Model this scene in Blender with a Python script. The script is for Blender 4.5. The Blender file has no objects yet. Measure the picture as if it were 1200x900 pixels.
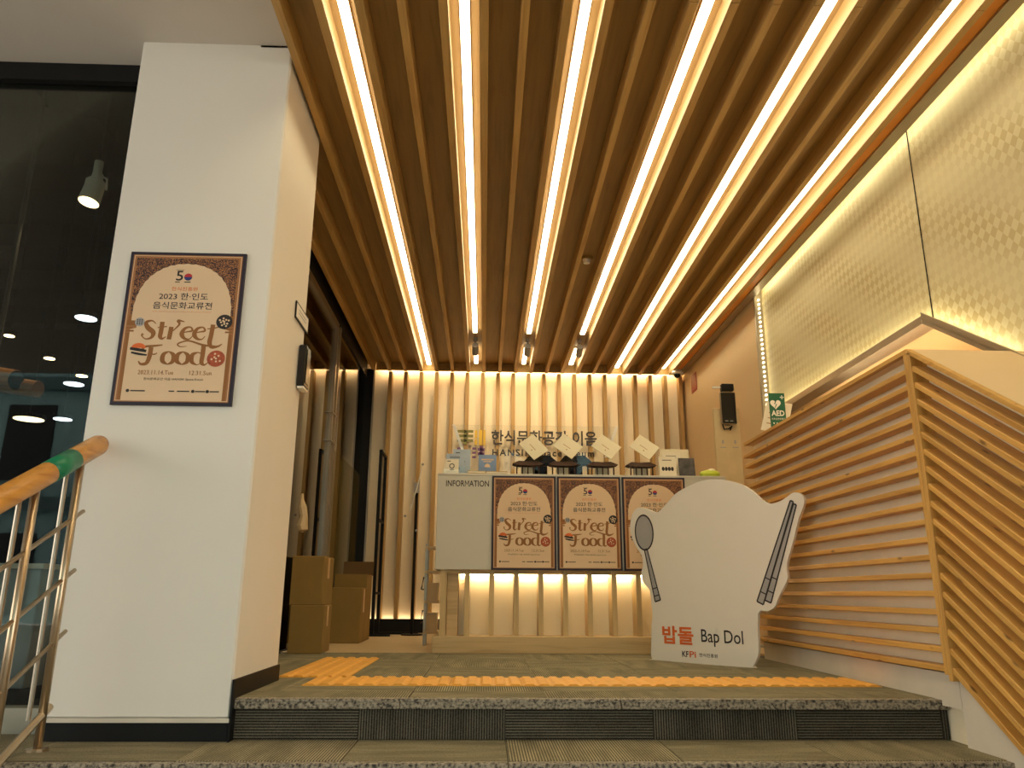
import bpy, bmesh, math, random
from mathutils import Vector, Matrix, Euler
random.seed(7)
S = bpy.context.scene
COL = S.collection
R = math.radians

# ------------------------------------------------------------------ camera, world, exposure
H = 0.37                                   # lens height above the entrance floor
cd = bpy.data.cameras.new('camera'); cam = bpy.data.objects.new('camera', cd); COL.objects.link(cam)
cd.sensor_width = 36; cd.sensor_fit = 'HORIZONTAL'; cd.lens = 910 / 1200 * 36
cd.clip_start = 0.05; cd.clip_end = 200
pitch, yaw, roll = R(15.1387), R(1.9136), R(0.35)
fwd = Vector((math.sin(yaw) * math.cos(pitch), math.cos(yaw) * math.cos(pitch), math.sin(pitch)))
rgt = Vector((math.cos(yaw), -math.sin(yaw), 0)); upv = rgt.cross(fwd)
rx = rgt * math.cos(roll) + upv * math.sin(roll)
ux = upv * math.cos(roll) - rgt * math.sin(roll)
cam.matrix_world = Matrix(((rx.x, ux.x, -fwd.x, 0), (rx.y, ux.y, -fwd.y, 0), (rx.z, ux.z, -fwd.z, H), (0, 0, 0, 1)))
S.camera = cam
W = bpy.data.worlds.new('world'); S.world = W; W.use_nodes = True
bg = W.node_tree.nodes['Background']
bg.inputs[0].default_value = (1.0, 0.93, 0.82, 1); bg.inputs[1].default_value = 1.4
S.view_settings.view_transform = 'Standard'; S.view_settings.look = 'None'
S.view_settings.gamma = 1; S.view_settings.use_curve_mapping = False
S.view_settings.exposure = 1.2
LED = (1.0, 0.74, 0.40)                    # colour of the warm strip lamps
LED_STRIP, LED_SIGN, LED_DESK = 7.2, 6.2, 11.0

# ------------------------------------------------------------------ materials
def lin(r, g, b):
    f = lambda c: (c / 255 / 12.92) if c / 255 <= 0.04045 else ((c / 255 + 0.055) / 1.055) ** 2.4
    return (f(r), f(g), f(b), 1)
MATS = {}
class NT:
    def __init__(s, name):
        s.m = bpy.data.materials.new(name); s.m.use_nodes = True; s.t = s.m.node_tree
        s.b = s.t.nodes['Principled BSDF']; s.out = s.t.nodes['Material Output']
    def n(s, typ, **kw):
        nd = s.t.nodes.new(typ)
        for k, v in kw.items():
            if k.startswith('i_'): nd.inputs[k[2:].replace('_', ' ')].default_value = v
            else: setattr(nd, k, v)
        return nd
    def l(s, a, b): s.t.links.new(a, b)
    def ramp(s, fac, stops, interp='LINEAR'):
        r = s.n('ShaderNodeValToRGB'); r.color_ramp.interpolation = interp
        e = r.color_ramp.elements
        while len(e) < len(stops): e.new(0.5)
        for el, (p, c) in zip(e, stops): el.position = p; el.color = c
        s.l(fac, r.inputs[0]); return r.outputs[0]
    def coords(s, scale=(1, 1, 1), rnd=True, kind='Object'):
        tc = s.n('ShaderNodeTexCoord'); mp = s.n('ShaderNodeMapping')
        mp.inputs['Scale'].default_value = scale
        if rnd:
            oi = s.n('ShaderNodeObjectInfo'); ml = s.n('ShaderNodeMath', operation='MULTIPLY'); ml.inputs[1].default_value = 37.0
            s.l(oi.outputs['Random'], ml.inputs[0]); ad = s.n('ShaderNodeVectorMath', operation='ADD')
            s.l(tc.outputs[kind], ad.inputs[0]); s.l(ml.outputs[0], ad.inputs[1]); s.l(ad.outputs[0], mp.inputs[0])
        else: s.l(tc.outputs[kind], mp.inputs[0])
        return mp.outputs[0]
def plain(name, c, rough=0.5, metal=0.0, var=0.06, scale=9, bump=0.0, emit=None, strength=0, spec=0.5):
    if name in MATS: return MATS[name]
    t = NT(name); b = t.b
    v = t.coords(rnd=False)
    nz = t.n('ShaderNodeTexNoise'); nz.inputs['Scale'].default_value = scale; nz.inputs['Detail'].default_value = 4
    t.l(v, nz.inputs['Vector'])
    lo = tuple(x * (1 - var) for x in c[:3]) + (1,); hi = tuple(min(1, x * (1 + var)) for x in c[:3]) + (1,)
    t.l(t.ramp(nz.outputs[0], [(0.3, lo), (0.7, hi)]), b.inputs['Base Color'])
    b.inputs['Roughness'].default_value = rough; b.inputs['Metallic'].default_value = metal
    b.inputs['Specular IOR Level'].default_value = spec
    if bump:
        bp = t.n('ShaderNodeBump'); bp.inputs['Strength'].default_value = bump; bp.inputs['Distance'].default_value = 0.004
        n2 = t.n('ShaderNodeTexNoise'); n2.inputs['Scale'].default_value = scale * 12; t.l(v, n2.inputs['Vector'])
        t.l(n2.outputs[0], bp.inputs['Height']); t.l(bp.outputs[0], b.inputs['Normal'])
    if emit: b.inputs['Emission Color'].default_value = (*emit, 1); b.inputs['Emission Strength'].default_value = strength
    MATS[name] = t.m; return t.m
def lamp(name, c, k):
    if name in MATS: return MATS[name]
    t = NT(name); e = t.n('ShaderNodeEmission'); e.inputs[0].default_value = (*c, 1); e.inputs[1].default_value = k
    t.l(e.outputs[0], t.out.inputs[0]); MATS[name] = t.m; return t.m
def wood(name, c1, c2, axis='y', rough=0.5, knots=False, grain=1.0):
    if name in MATS: return MATS[name]
    t = NT(name); a, s = 2.2, 38.0
    sc = {'x': (a, s, s), 'y': (s, a, s), 'z': (s, s, a)}[axis]
    v = t.coords(sc)
    nz = t.n('ShaderNodeTexNoise'); nz.inputs['Scale'].default_value = grain; nz.inputs['Detail'].default_value = 5; nz.inputs['Distortion'].default_value = 0.6
    t.l(v, nz.inputs['Vector'])
    col = t.ramp(nz.outputs[0], [(0.28, c2), (0.5, c1), (0.75, tuple(min(1, x * 1.12) for x in c1[:3]) + (1,))])
    if knots:
        sk = {'x': (5, 16, 16), 'y': (16, 5, 16), 'z': (16, 16, 5)}[axis]
        vo = t.n('ShaderNodeTexVoronoi'); vo.inputs['Scale'].default_value = 1.0; t.l(t.coords(sk), vo.inputs['Vector'])
        kf = t.ramp(vo.outputs['Distance'], [(0.06, (1, 1, 1, 1)), (0.14, (0, 0, 0, 1))])
        mx = t.n('ShaderNodeMix', data_type='RGBA'); t.l(kf, mx.inputs[0]); t.l(col, mx.inputs[6])
        mx.inputs[7].default_value = tuple(x * 0.35 for x in c2[:3]) + (1,); col = mx.outputs[2]
    oi = t.n('ShaderNodeObjectInfo'); hs = t.n('ShaderNodeHueSaturation'); mr = t.n('ShaderNodeMapRange')
    mr.inputs['To Min'].default_value = 0.9; mr.inputs['To Max'].default_value = 1.08
    t.l(oi.outputs['Random'], mr.inputs[0]); t.l(mr.outputs[0], hs.inputs['Value']); t.l(col, hs.inputs['Color'])
    t.l(hs.outputs[0], t.b.inputs['Base Color']); t.b.inputs['Roughness'].default_value = rough
    bp = t.n('ShaderNodeBump'); bp.inputs['Strength'].default_value = 0.12; bp.inputs['Distance'].default_value = 0.002
    t.l(nz.outputs[0], bp.inputs['Height']); t.l(bp.outputs[0], t.b.inputs['Normal'])
    MATS[name] = t.m; return t.m
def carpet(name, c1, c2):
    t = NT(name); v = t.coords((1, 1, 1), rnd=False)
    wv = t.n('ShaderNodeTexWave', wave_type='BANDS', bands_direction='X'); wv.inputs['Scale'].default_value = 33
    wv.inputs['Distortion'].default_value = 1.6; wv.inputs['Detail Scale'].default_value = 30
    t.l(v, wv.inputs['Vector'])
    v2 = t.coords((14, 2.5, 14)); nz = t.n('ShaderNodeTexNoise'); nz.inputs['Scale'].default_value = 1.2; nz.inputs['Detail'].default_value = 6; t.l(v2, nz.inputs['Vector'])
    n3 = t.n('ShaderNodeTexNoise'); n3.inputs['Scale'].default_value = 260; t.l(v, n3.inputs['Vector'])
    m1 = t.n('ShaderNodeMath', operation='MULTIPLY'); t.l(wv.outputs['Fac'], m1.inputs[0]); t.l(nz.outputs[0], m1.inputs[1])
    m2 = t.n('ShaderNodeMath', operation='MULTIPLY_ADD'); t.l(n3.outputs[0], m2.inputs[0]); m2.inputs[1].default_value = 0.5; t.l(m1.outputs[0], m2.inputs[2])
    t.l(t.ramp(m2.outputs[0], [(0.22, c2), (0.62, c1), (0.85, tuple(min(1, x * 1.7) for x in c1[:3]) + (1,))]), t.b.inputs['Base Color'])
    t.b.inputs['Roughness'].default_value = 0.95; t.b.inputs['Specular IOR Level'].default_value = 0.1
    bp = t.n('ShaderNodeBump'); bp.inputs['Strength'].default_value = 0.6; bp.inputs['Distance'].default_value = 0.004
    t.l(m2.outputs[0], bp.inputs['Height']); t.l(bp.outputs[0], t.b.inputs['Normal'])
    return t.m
def granite(name):
    t = NT(name); v = t.coords(rnd=True)
    a = t.n('ShaderNodeTexNoise'); a.inputs['Scale'].default_value = 95; a.inputs['Detail'].default_value = 6; t.l(v, a.inputs['Vector'])
    t.l(t.ramp(a.outputs[0], [(0.36, lin(50, 44, 38)), (0.46, lin(122, 112, 96)), (0.62, lin(168, 156, 136))]), t.b.inputs['Base Color'])
    t.b.inputs['Roughness'].default_value = 0.6; return t.m
def thin_glass(name, tint=(0.9, 0.95, 0.93), gain=1.0, ior=1.5, film=None):
    t = NT(name); fr = t.n('ShaderNodeFresnel'); fr.inputs[0].default_value = ior
    ml = t.n('ShaderNodeMath', operation='MULTIPLY', use_clamp=True); ml.inputs[1].default_value = gain; t.l(fr.outputs[0], ml.inputs[0])
    tr = t.n('ShaderNodeBsdfTransparent'); tr.inputs[0].default_value = (*tint, 1)
    gl = t.n('ShaderNodeBsdfGlossy'); gl.inputs['Roughness'].default_value = 0.0
    base = tr.outputs[0]
    if film:
        df = t.n('ShaderNodeBsdfDiffuse'); df.inputs[0].default_value = film
        tl = t.n('ShaderNodeBsdfTranslucent'); tl.inputs[0].default_value = film
        m0 = t.n('ShaderNodeMixShader'); m0.inputs[0].default_value = 0.5; t.l(df.outputs[0], m0.inputs[1]); t.l(tl.outputs[0], m0.inputs[2])
        m1 = t.n('ShaderNodeMixShader'); m1.inputs[0].default_value = 0.88; t.l(base, m1.inputs[1]); t.l(m0.outputs[0], m1.inputs[2]); base = m1.outputs[0]
    mx = t.n('ShaderNodeMixShader'); t.l(ml.outputs[0], mx.inputs[0]); t.l(base, mx.inputs[1]); t.l(gl.outputs[0], mx.inputs[2])
    t.l(mx.outputs[0], t.out.inputs[0]); return t.m
def harlequin(name):
    # printed diamond pattern; object space y (along) and z (up)
    t = NT(name); tc = t.n('ShaderNodeTexCoord'); sp = t.n('ShaderNodeSeparateXYZ'); t.l(tc.outputs['Object'], sp.inputs[0])
    def ma(op, a, b):
        m = t.n('ShaderNodeMath', operation=op)
        for i, q in enumerate((a, b)):
            if isinstance(q, (int, float)): m.inputs[i].default_value = q
            else: t.l(q, m.inputs[i])
        return m.outputs[0]
    y = ma('MULTIPLY', sp.outputs['Y'], 1 / 0.052); z = ma('MULTIPLY', sp.outputs['Z'], 1 / 0.062)
    u = ma('FLOOR', ma('ADD', y, z), 0); w = ma('FLOOR', ma('SUBTRACT', y, z), 0)
    ck = ma('MODULO', ma('ABSOLUTE', ma('ADD', u, ma('MULTIPLY', w, 1)), 0), 2)
    cz = t.n('ShaderNodeCombineXYZ'); t.l(ma('ADD', u, 0.5), cz.inputs[0]); t.l(ma('ADD', w, 0.5), cz.inputs[1])
    n1 = t.n('ShaderNodeTexNoise'); n1.inputs['Scale'].default_value = 1.4; t.l(tc.outputs['Object'], n1.inputs['Vector'])
    diag = ma('SUBTRACT', z, ma('MULTIPLY', y, 0.5))
    band = ma('SINE', ma('MULTIPLY', diag, 0.9), 0)
    amp = ma('MULTIPLY', ma('ADD', ma('MULTIPLY', band, 0.5), 0.9), n1.outputs[0])
    uu = ma('MODULO', ma('ABSOLUTE', u, 0), 2)
    f = ma('MULTIPLY', ck, amp)
    t.l(t.ramp(f, [(0.0, lin(216, 206, 164)), (1.0, lin(194, 176, 122))]), t.b.inputs['Base Color'])
    t.b.inputs['Roughness'].default_value = 0.45
    return t.m
def ornament(name):
    t = NT(name); v = t.coords((1, 1, 1), rnd=False)
    wv = t.n('ShaderNodeTexNoise'); wv.inputs['Scale'].default_value = 85; wv.inputs['Detail'].default_value = 1.0; wv.inputs['Distortion'].default_value = 3.0; t.l(v, wv.inputs['Vector'])
    t.l(t.ramp(wv.outputs[0], [(0.49, lin(52, 30, 34)), (0.57, lin(168, 112, 68))]), t.b.inputs['Base Color'])
    t.b.inputs['Roughness'].default_value = 0.6; return t.m

M = dict(
    paint=plain('white_paint', lin(232, 226, 216), 0.6, var=0.02, scale=2),
    soffit=plain('soffit_paint', lin(214, 206, 196), 0.7, var=0.02, scale=2),
    cream=plain('cream_panel', lin(246, 232, 205), 0.55, var=0.02, scale=2),
    wallpaint=plain('warm_paint', lin(226, 198, 156), 0.6, var=0.02, scale=2),
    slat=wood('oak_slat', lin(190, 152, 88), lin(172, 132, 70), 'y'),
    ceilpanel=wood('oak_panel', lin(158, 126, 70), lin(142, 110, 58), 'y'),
    fin=wood('oak_fin', lin(180, 144, 88), lin(174, 136, 80), 'z'),
    channel=plain('channel_lining', lin(160, 130, 88), 0.5, var=0.02),
    pine=wood('pine_slat', lin(212, 162, 84), lin(190, 136, 62), 'y', 0.45, True),
    pinepost=wood('pine_post', lin(206, 158, 82), lin(184, 132, 62), 'z', 0.45),
    orange=plain('orange_wood', lin(214, 136, 40), 0.4, var=0.06),
    black=plain('black_paint', lin(18, 17, 18), 0.5, var=0.2, spec=.25),
    gloss=plain('gloss_black', lin(14, 14, 18), 0.15, var=0.1),
    alu=plain('aluminium', lin(176, 166, 150), 0.35, 0.9, var=0.05),
    steel=plain('steel', lin(196, 176, 148), 0.28, 0.9, var=0.06),
    plaster=plain('rendered_wall', lin(216, 206, 190), 0.8, var=0.06, scale=5, bump=0.1),
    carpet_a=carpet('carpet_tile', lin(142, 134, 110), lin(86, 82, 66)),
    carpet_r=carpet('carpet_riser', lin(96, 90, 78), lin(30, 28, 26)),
    granite=granite('granite'),
    stone=plain('beige_stone', lin(206, 180, 138), 0.4, var=0.06, scale=6),
    concrete=plain('screed', lin(90, 84, 76), 0.9),
    yellow=plain('tactile_yellow', lin(236, 172, 70), 0.5, var=0.08, scale=20),
    deskpanel=plain('desk_panel', lin(206, 200, 186), 0.5, var=0.01),
    deskwood=wood('desk_wood', lin(214, 184, 134), lin(198, 166, 116), 'x'),
    deskfin=wood('desk_fin', lin(206, 178, 128), lin(190, 160, 112), 'z'),
    desklit=plain('desk_backing', lin(250, 238, 206), 0.5, var=0.01),
    ink=plain('dark_ink', lin(38, 30, 30), 0.6), navy=plain('navy_ink', lin(36, 24, 44), 0.5),
    copper=plain('copper_ink', lin(166, 112, 66), 0.55), tan=plain('tan_print', lin(228, 196, 160), 0.6, var=0.02),
    gold=plain('gold_ink', lin(148, 94, 44), 0.6), orangeink=plain('orange_ink', lin(222, 104, 44), 0.6),
    red=plain('red_ink', lin(186, 40, 48), 0.6), blue=plain('blue_ink', lin(40, 56, 120), 0.6),
    ornament=ornament('arabesque_print'),
    board=plain('white_board', lin(236, 228, 218), 0.6, var=0.01), greyprint=plain('grey_print', lin(168, 164, 164), 0.6),
    card=plain('cardboard', lin(140, 112, 56), 0.85, var=0.08, scale=6), cardside=plain('cardboard_light', lin(172, 138, 74), 0.85, var=0.08, scale=6),
    tape=plain('packing_tape', lin(196, 160, 104), 0.3, var=0.05), inner=plain('cardboard_inside', lin(104, 78, 46), 0.9),
    walnut=wood('walnut', lin(62, 38, 24), lin(42, 26, 16), 'x', 0.9), ebony=plain('ebony', lin(20, 15, 14), 0.9, spec=.1),
    cardpaper=plain('cream_card', lin(226, 216, 188), 0.7, var=0.04), paper=plain('paper', lin(232, 222, 200), 0.7, var=0.03),
    palepaper=plain('pale_blue_paper', lin(178, 190, 204), 0.6, var=0.05), bluepaper=plain('blue_paper', lin(126, 150, 188), 0.6, var=0.08),
    photo=plain('photo_print', lin(70, 66, 66), 0.4, var=0.7, scale=18),
    lime=plain('lime_plastic', lin(186, 200, 60), 0.5, var=0.1), signgreen=plain('sign_green', lin(20, 96, 66), 0.4),
    white=plain('white_plastic', lin(238, 234, 226), 0.4, var=0.01), signred=plain('sign_red', lin(150, 36, 34), 0.4),
    greentape=plain('green_tape', lin(20, 128, 88), 0.3, var=0.06),
    railwood=wood('rail_wood', lin(214, 152, 70), lin(186, 120, 48), 'y', 0.25),
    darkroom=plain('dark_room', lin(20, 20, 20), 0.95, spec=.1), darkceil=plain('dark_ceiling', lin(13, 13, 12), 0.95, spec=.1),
    brown=plain('brown_barrel', lin(150, 100, 52), 0.4),
    bagplastic=plain('bag_plastic', lin(206, 180, 136), 0.4),
    facade=plain('facade_stone', lin(168, 208, 214), 0.85, var=0.1, scale=3), cornice=plain('cornice_stone', lin(104, 132, 138), 0.85),
    winddark=plain('dark_window', lin(40, 46, 50), 0.2), pavement=plain('pavement', lin(150, 146, 140), 0.9, var=0.1),
    olive=plain('olive_letters', lin(116, 112, 30), 0.5), yellowletter=plain('yellow_letters', lin(226, 184, 40), 0.5), purple=plain('purple_letters', lin(112, 60, 120), 0.5),
    kioskpaint=plain('kiosk_paint', lin(212, 190, 148), 0.5),
    terracotta=plain('terracotta_ink', lin(172, 80, 48), 0.6, var=.3, scale=90),
    signink=plain('sign_letters', lin(34, 20, 12), 0.5),
)
M['core'] = plain('white_backing', lin(246, 232, 202), 0.7, var=0.03)
M['led'] = lamp('led_diffuser', (1.0, 0.83, 0.50), LED_STRIP)
M['led_floor'] = lamp('led_floor', (1.0, 0.80, 0.48), 5.0)
M['addedwash'] = lamp('added_wash', (1.0, 0.80, 0.48), 11.0)
M['addedcove'] = lamp('added_cove', (1.0, 0.80, 0.48), 7.0)
M['ledsign'] = lamp('led_edge', (1.0, 0.86, 0.52), LED_SIGN)
M['leddesk'] = lamp('led_desk', (1.0, 0.83, 0.52), LED_DESK)
M['warmbulb'] = lamp('warm_bulb', (1.0, 0.72, 0.34), 9)
M['coolreflection'] = lamp('cool_reflection', (0.72, 0.9, 1.0), 3)
M['warmdim'] = lamp('warm_reflection', (1.0, 0.78, 0.45), 2.2)
M['glass'] = thin_glass('storefront_glass', (0.76, 0.78, 0.74), 0.5)
M['doorglass'] = thin_glass('door_glass', (0.80, 0.84, 0.78), 1.3)
M['frosted'] = thin_glass('frosted_glass', (0.7, 0.72, 0.6), 0.9, film=lin(120, 108, 58))
M['acrylic'] = thin_glass('acrylic', (0.97, 0.98, 0.97), 0.8)
M['harlequin'] = harlequin('harlequin_print')

# ------------------------------------------------------------------ mesh helpers
class MB:
    def __init__(s): s.v = []; s.f = []
    def quad(s, *p):
        n = len(s.v); s.v += [tuple(q) for q in p]; s.f.append(tuple(range(n, n + len(p)))); return s
    def box(s, x0, x1, y0, y1, z0, z1):
        n = len(s.v)
        s.v += [(x0, y0, z0), (x1, y0, z0), (x1, y1, z0), (x0, y1, z0), (x0, y0, z1), (x1, y0, z1), (x1, y1, z1), (x0, y1, z1)]
        s.f += [tuple(n + i for i in q) for q in ((0, 3, 2, 1), (4, 5, 6, 7), (0, 1, 5, 4), (1, 2, 6, 5), (2, 3, 7, 6), (3, 0, 4, 7))]
        return s
    def prism(s, pts, O, U, V, N, t):
        """polygon pts (u,v) on the plane O+U*u+V*v, thickness t along N"""
        O, U, V, N = map(Vector, (O, U, V, N)); n = len(s.v); k = len(pts)
        a = [O + U * p[0] + V * p[1] for p in pts]
        s.v += [tuple(p) for p in a] + [tuple(p + N * t) for p in a]
        s.f.append(tuple(range(n, n + k))); s.f.append(tuple(range(n + 2 * k - 1, n + k - 1, -1)))
        for i in range(k):
            j = (i + 1) % k; s.f.append((n + i, n + j, n + k + j, n + k + i))
        return s
    def tube(s, pts, r, n=10, cap=True):
        pts = [Vector(p) for p in pts]; base = len(s.v)
        rs = r if isinstance(r, (list, tuple)) else [r] * len(pts)
        for i, p in enumerate(pts):
            d = (pts[min(i + 1, len(pts) - 1)] - pts[max(i - 1, 0)]).normalized()
            a = d.cross(Vector((0, 0, 1)))
            if a.length < 1e-3: a = d.cross(Vector((1, 0, 0)))
            a.normalize(); b = d.cross(a)
            for k in range(n):
                t = 2 * math.pi * k / n; s.v.append(tuple(p + (a * math.cos(t) + b * math.sin(t)) * rs[i]))
        for i in range(len(pts) - 1):
            for k in range(n):
                q = (k + 1) % n; s.f.append((base + i * n + k, base + i * n + q, base + (i + 1) * n + q, base + (i + 1) * n + k))
        if cap:
            s.f.append(tuple(base + k for k in range(n))[::-1]); e = base + (len(pts) - 1) * n; s.f.append(tuple(e + k for k in range(n)))
        return s
    def ball(s, c, r, nu=14, nv=8, sx=1, sy=1, sz=1):
        b = len(s.v)
        for i in range(nv + 1):
            th = math.pi * i / nv
            for k in range(nu):
                ph = 2 * math.pi * k / nu
                s.v.append((c[0] + r * sx * math.sin(th) * math.cos(ph), c[1] + r * sy * math.sin(th) * math.sin(ph), c[2] + r * sz * math.cos(th)))
        for i in range(nv):
            for k in range(nu):
                q = (k + 1) % nu; s.f.append((b + i * nu + k, b + (i + 1) * nu + k, b + (i + 1) * nu + q, b + i * nu + q))
        return s
    def build(s, name, mat, parent=None, bevel=0.0, smooth=False, mirror=None):
        """vertices are in the parent's space (or the world, when top-level: then the origin goes to the base)"""
        v = s.v
        loc = (0, 0, 0)
        if parent is None or name in RECENTRE:
            lo = [min(p[i] for p in v) for i in range(3)]; hi = [max(p[i] for p in v) for i in range(3)]
            loc = ((lo[0] + hi[0]) / 2, (lo[1] + hi[1]) / 2, lo[2])
            v = [(p[0] - loc[0], p[1] - loc[1], p[2] - loc[2]) for p in v]
        me = bpy.data.meshes.new(name); me.from_pydata(v, [], s.f)
        bm = bmesh.new(); bm.from_mesh(me)
        bmesh.ops.remove_doubles(bm, verts=bm.verts, dist=1e-6)
        bmesh.ops.recalc_face_normals(bm, faces=bm.faces)
        if bevel: bmesh.ops.bevel(bm, geom=bm.edges[:], offset=bevel, segments=1, affect='EDGES', clamp_overlap=True)
        bm.to_mesh(me); bm.free()
        if smooth:
            for p in me.polygons: p.use_smooth = True
        me.materials.append(mat)
        o = bpy.data.objects.new(name, me); COL.objects.link(o); o.location = loc
        if parent is not None: o.parent = parent
        return o
RECENTRE = {'carpet_tile', 'slat', 'fin', 'tactile_tile', 'nosing_stone'}
def tag(o, label=None, cat=None, group=None, kind=None):
    if label: o['label'] = label
    if cat: o['category'] = cat
    if group: o['group'] = group
    if kind: o['kind'] = kind
    return o
def empty(name, loc=(0, 0, 0), rz=0.0, label=None, cat=None, group=None, kind=None, parent=None):
    o = bpy.data.objects.new(name, None); COL.objects.link(o); o.location = loc; o.rotation_euler = (0, 0, rz)
    o.empty_display_size = 0.1
    if parent is not None: o.parent = parent
    return tag(o, label, cat, group, kind)
def copy_tree(o, parent=None):
    c = o.copy(); COL.objects.link(c); c.parent = parent
    for ch in [x for x in bpy.data.objects if x.parent == o]: copy_tree(ch, c)
    return c
def inst(o, loc, rot=None, parent=None):
    c = o.copy(); COL.objects.link(c); c.location = loc
    if rot is not None: c.rotation_euler = rot
    c.parent = parent if parent is not None else o.parent
    return c
def text_geo_raw(body, bold=0.0, space=1.0, res=3):
    cu = bpy.data.curves.new('t', 'FONT'); cu.body = body; cu.size = 1; cu.offset = bold; cu.resolution_u = res; cu.space_character = space
    ob = bpy.data.objects.new('t', cu); COL.objects.link(ob)
    dg = bpy.context.evaluated_depsgraph_get(); dg.update()
    me = bpy.data.meshes.new_from_object(ob.evaluated_get(dg))
    vs = [tuple(v.co) for v in me.vertices]; fs = [tuple(p.vertices) for p in me.polygons]
    bpy.data.objects.remove(ob); bpy.data.curves.remove(cu); bpy.data.meshes.remove(me)
    return vs, fs
def text_geo(body, w=None, h=None, bold=0.0, space=1.0, res=3):
    vs, fs = text_geo_raw(body, bold, space, res)
    x0 = min(v[0] for v in vs); x1 = max(v[0] for v in vs); y0 = min(v[1] for v in vs); y1 = max(v[1] for v in vs)
    sx = (w / (x1 - x0)) if w else None; sy = (h / (y1 - y0)) if h else None
    sx = sx or sy; sy = sy or sx
    return [((v[0] - x0) * sx, (v[1] - y0) * sy) for v in vs], fs
def put_text(mb, body, O, U, V, w=None, h=None, bold=0.0, space=1.0, center=False, res=3, thick=0.0):
    """lay lettering on the plane O,U,V; O is its lower left corner (or lower centre)"""
    O, U, V = map(Vector, (O, U, V)); g, f = text_geo(body, w, h, bold, space, res)
    dx = -max(p[0] for p in g) / 2 if center else 0
    n = len(mb.v)
    mb.v += [tuple(O + U * (p[0] + dx) + V * p[1]) for p in g]; mb.f += [tuple(n + i for i in q) for q in f]
    if thick:
        N = U.cross(V) * thick; m = len(mb.v)
        mb.v += [tuple(O + U * (p[0] + dx) + V * p[1] + N) for p in g]; mb.f += [tuple(m + i for i in q) for q in f]
        edges = {}
        for q in f:
            for i in range(len(q)):
                a, b = q[i], q[(i + 1) % len(q)]; edges[(a, b)] = edges.get((a, b), 0) + 1
        for (a, b) in edges:
            if (b, a) not in edges: mb.f.append((n + a, n + b, m + b, m + a))
    return mb
def put_letters(name, body, O, U, V, mat, parent, w=None, h=None, bold=0.0, space=1.0, res=3, thick=0.0):
    """each letter of a word as a mesh of its own"""
    O, U, V = map(Vector, (O, U, V)); g, f = text_geo(body, w, h, bold, space, res)
    full = max(p[0] for p in g); raw, _ = text_geo_raw(body, bold, space); x0 = min(p[0] for p in raw); sx = full / (max(p[0] for p in raw) - x0)
    ends = []
    for i, ch in enumerate(body):
        if ch.strip(): r_, _ = text_geo_raw(body[:i + 1], bold, space); ends.append((max(p[0] for p in r_) - x0) * sx)
    groups = [[] for _ in ends]
    for q in f:
        c = sum(g[i][0] for i in q) / len(q)
        k = next((k for k, e in enumerate(ends) if c <= e + 1e-5), len(ends) - 1); groups[k].append(q)
    solid = [ch for ch in body if ch.strip()]
    for ch, fs in zip(solid, groups):
        if not fs: continue
        if ch == 'M':                      # drawn as four bars
            ids = {i for q in fs for i in q}; a = min(g[i][0] for i in ids); b = max(g[i][0] for i in ids); c = min(g[i][1] for i in ids); d = max(g[i][1] for i in ids)
            mb = MB(); t_ = (b - a) * .15
            for bar_ in ([(a, c), (a + t_, c), (a + t_, d), (a, d)], [(b - t_, c), (b, c), (b, d), (b - t_, d)], [(a + t_, d), (a + t_, d - t_ * 2), ((a + b) / 2, c + (d - c) * .25), ((a + b) / 2, c + (d - c) * .25 + t_ * 2)], [(b - t_, d), (b - t_, d - t_ * 2), ((a + b) / 2, c + (d - c) * .25), ((a + b) / 2, c + (d - c) * .25 + t_ * 2)]):
                mb.quad(*[O + U * p[0] + V * p[1] for p in bar_])
            mb.build(name, mat, parent); continue
        mb = MB(); idx = {}; N = U.cross(V) * thick
        for q in fs:
            for i in q: idx.setdefault(i, len(idx))
        order_ = sorted(idx, key=idx.get); mb.v = [tuple(O + U * g[i][0] + V * g[i][1]) for i in order_]
        mb.f = [tuple(idx[i] for i in q) for q in fs]
        if thick:
            m_ = len(mb.v); mb.v += [tuple(Vector(p) + N) for p in mb.v]; ed = set(); base = list(mb.f)
            for q in base:
                for a, b in zip(q, q[1:] + q[:1]): ed.add((a, b))
            mb.f += [tuple(m_ + i for i in q) for q in base] + [(a, b, m_ + b, m_ + a) for a, b in ed if (b, a) not in ed]
        mb.build(name, mat, parent)
def cat_rom(pts, n=8):
    out = []
    for i in range(len(pts) - 1):
        p0, p1, p2, p3 = pts[max(i - 1, 0)], pts[i], pts[i + 1], pts[min(i + 2, len(pts) - 1)]
        for k in range(n):
            t = k / n
            out.append(tuple(0.5 * (2 * b + (c - a) * t + (2 * a - 5 * b + 4 * c - d) * t * t + (3 * b - a - 3 * c + d) * t ** 3) for a, b, c, d in zip(p0, p1, p2, p3)))
    out.append(tuple(pts[-1])); return out
def stroke(mb, pts, O, U, V, n=8, closed=False):
    """variable width flat stroke; pts = (u, v, width)"""
    O, U, V = map(Vector, (O, U, V))
    q = cat_rom(pts, n) if n > 1 else pts; L = []; Rr = []
    for i, (x, y, w) in enumerate(q):
        a = q[max(i - 1, 0)]; b = q[min(i + 1, len(q) - 1)]
        dx, dy = b[0] - a[0], b[1] - a[1]; l = math.hypot(dx, dy) or 1; nx, ny = -dy / l * w / 2, dx / l * w / 2
        L.append(O + U * (x + nx) + V * (y + ny)); Rr.append(O + U * (x - nx) + V * (y - ny))
    for i in range(len(q) - 1): mb.quad(L[i], L[i + 1], Rr[i + 1], Rr[i])
    return mb
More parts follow.
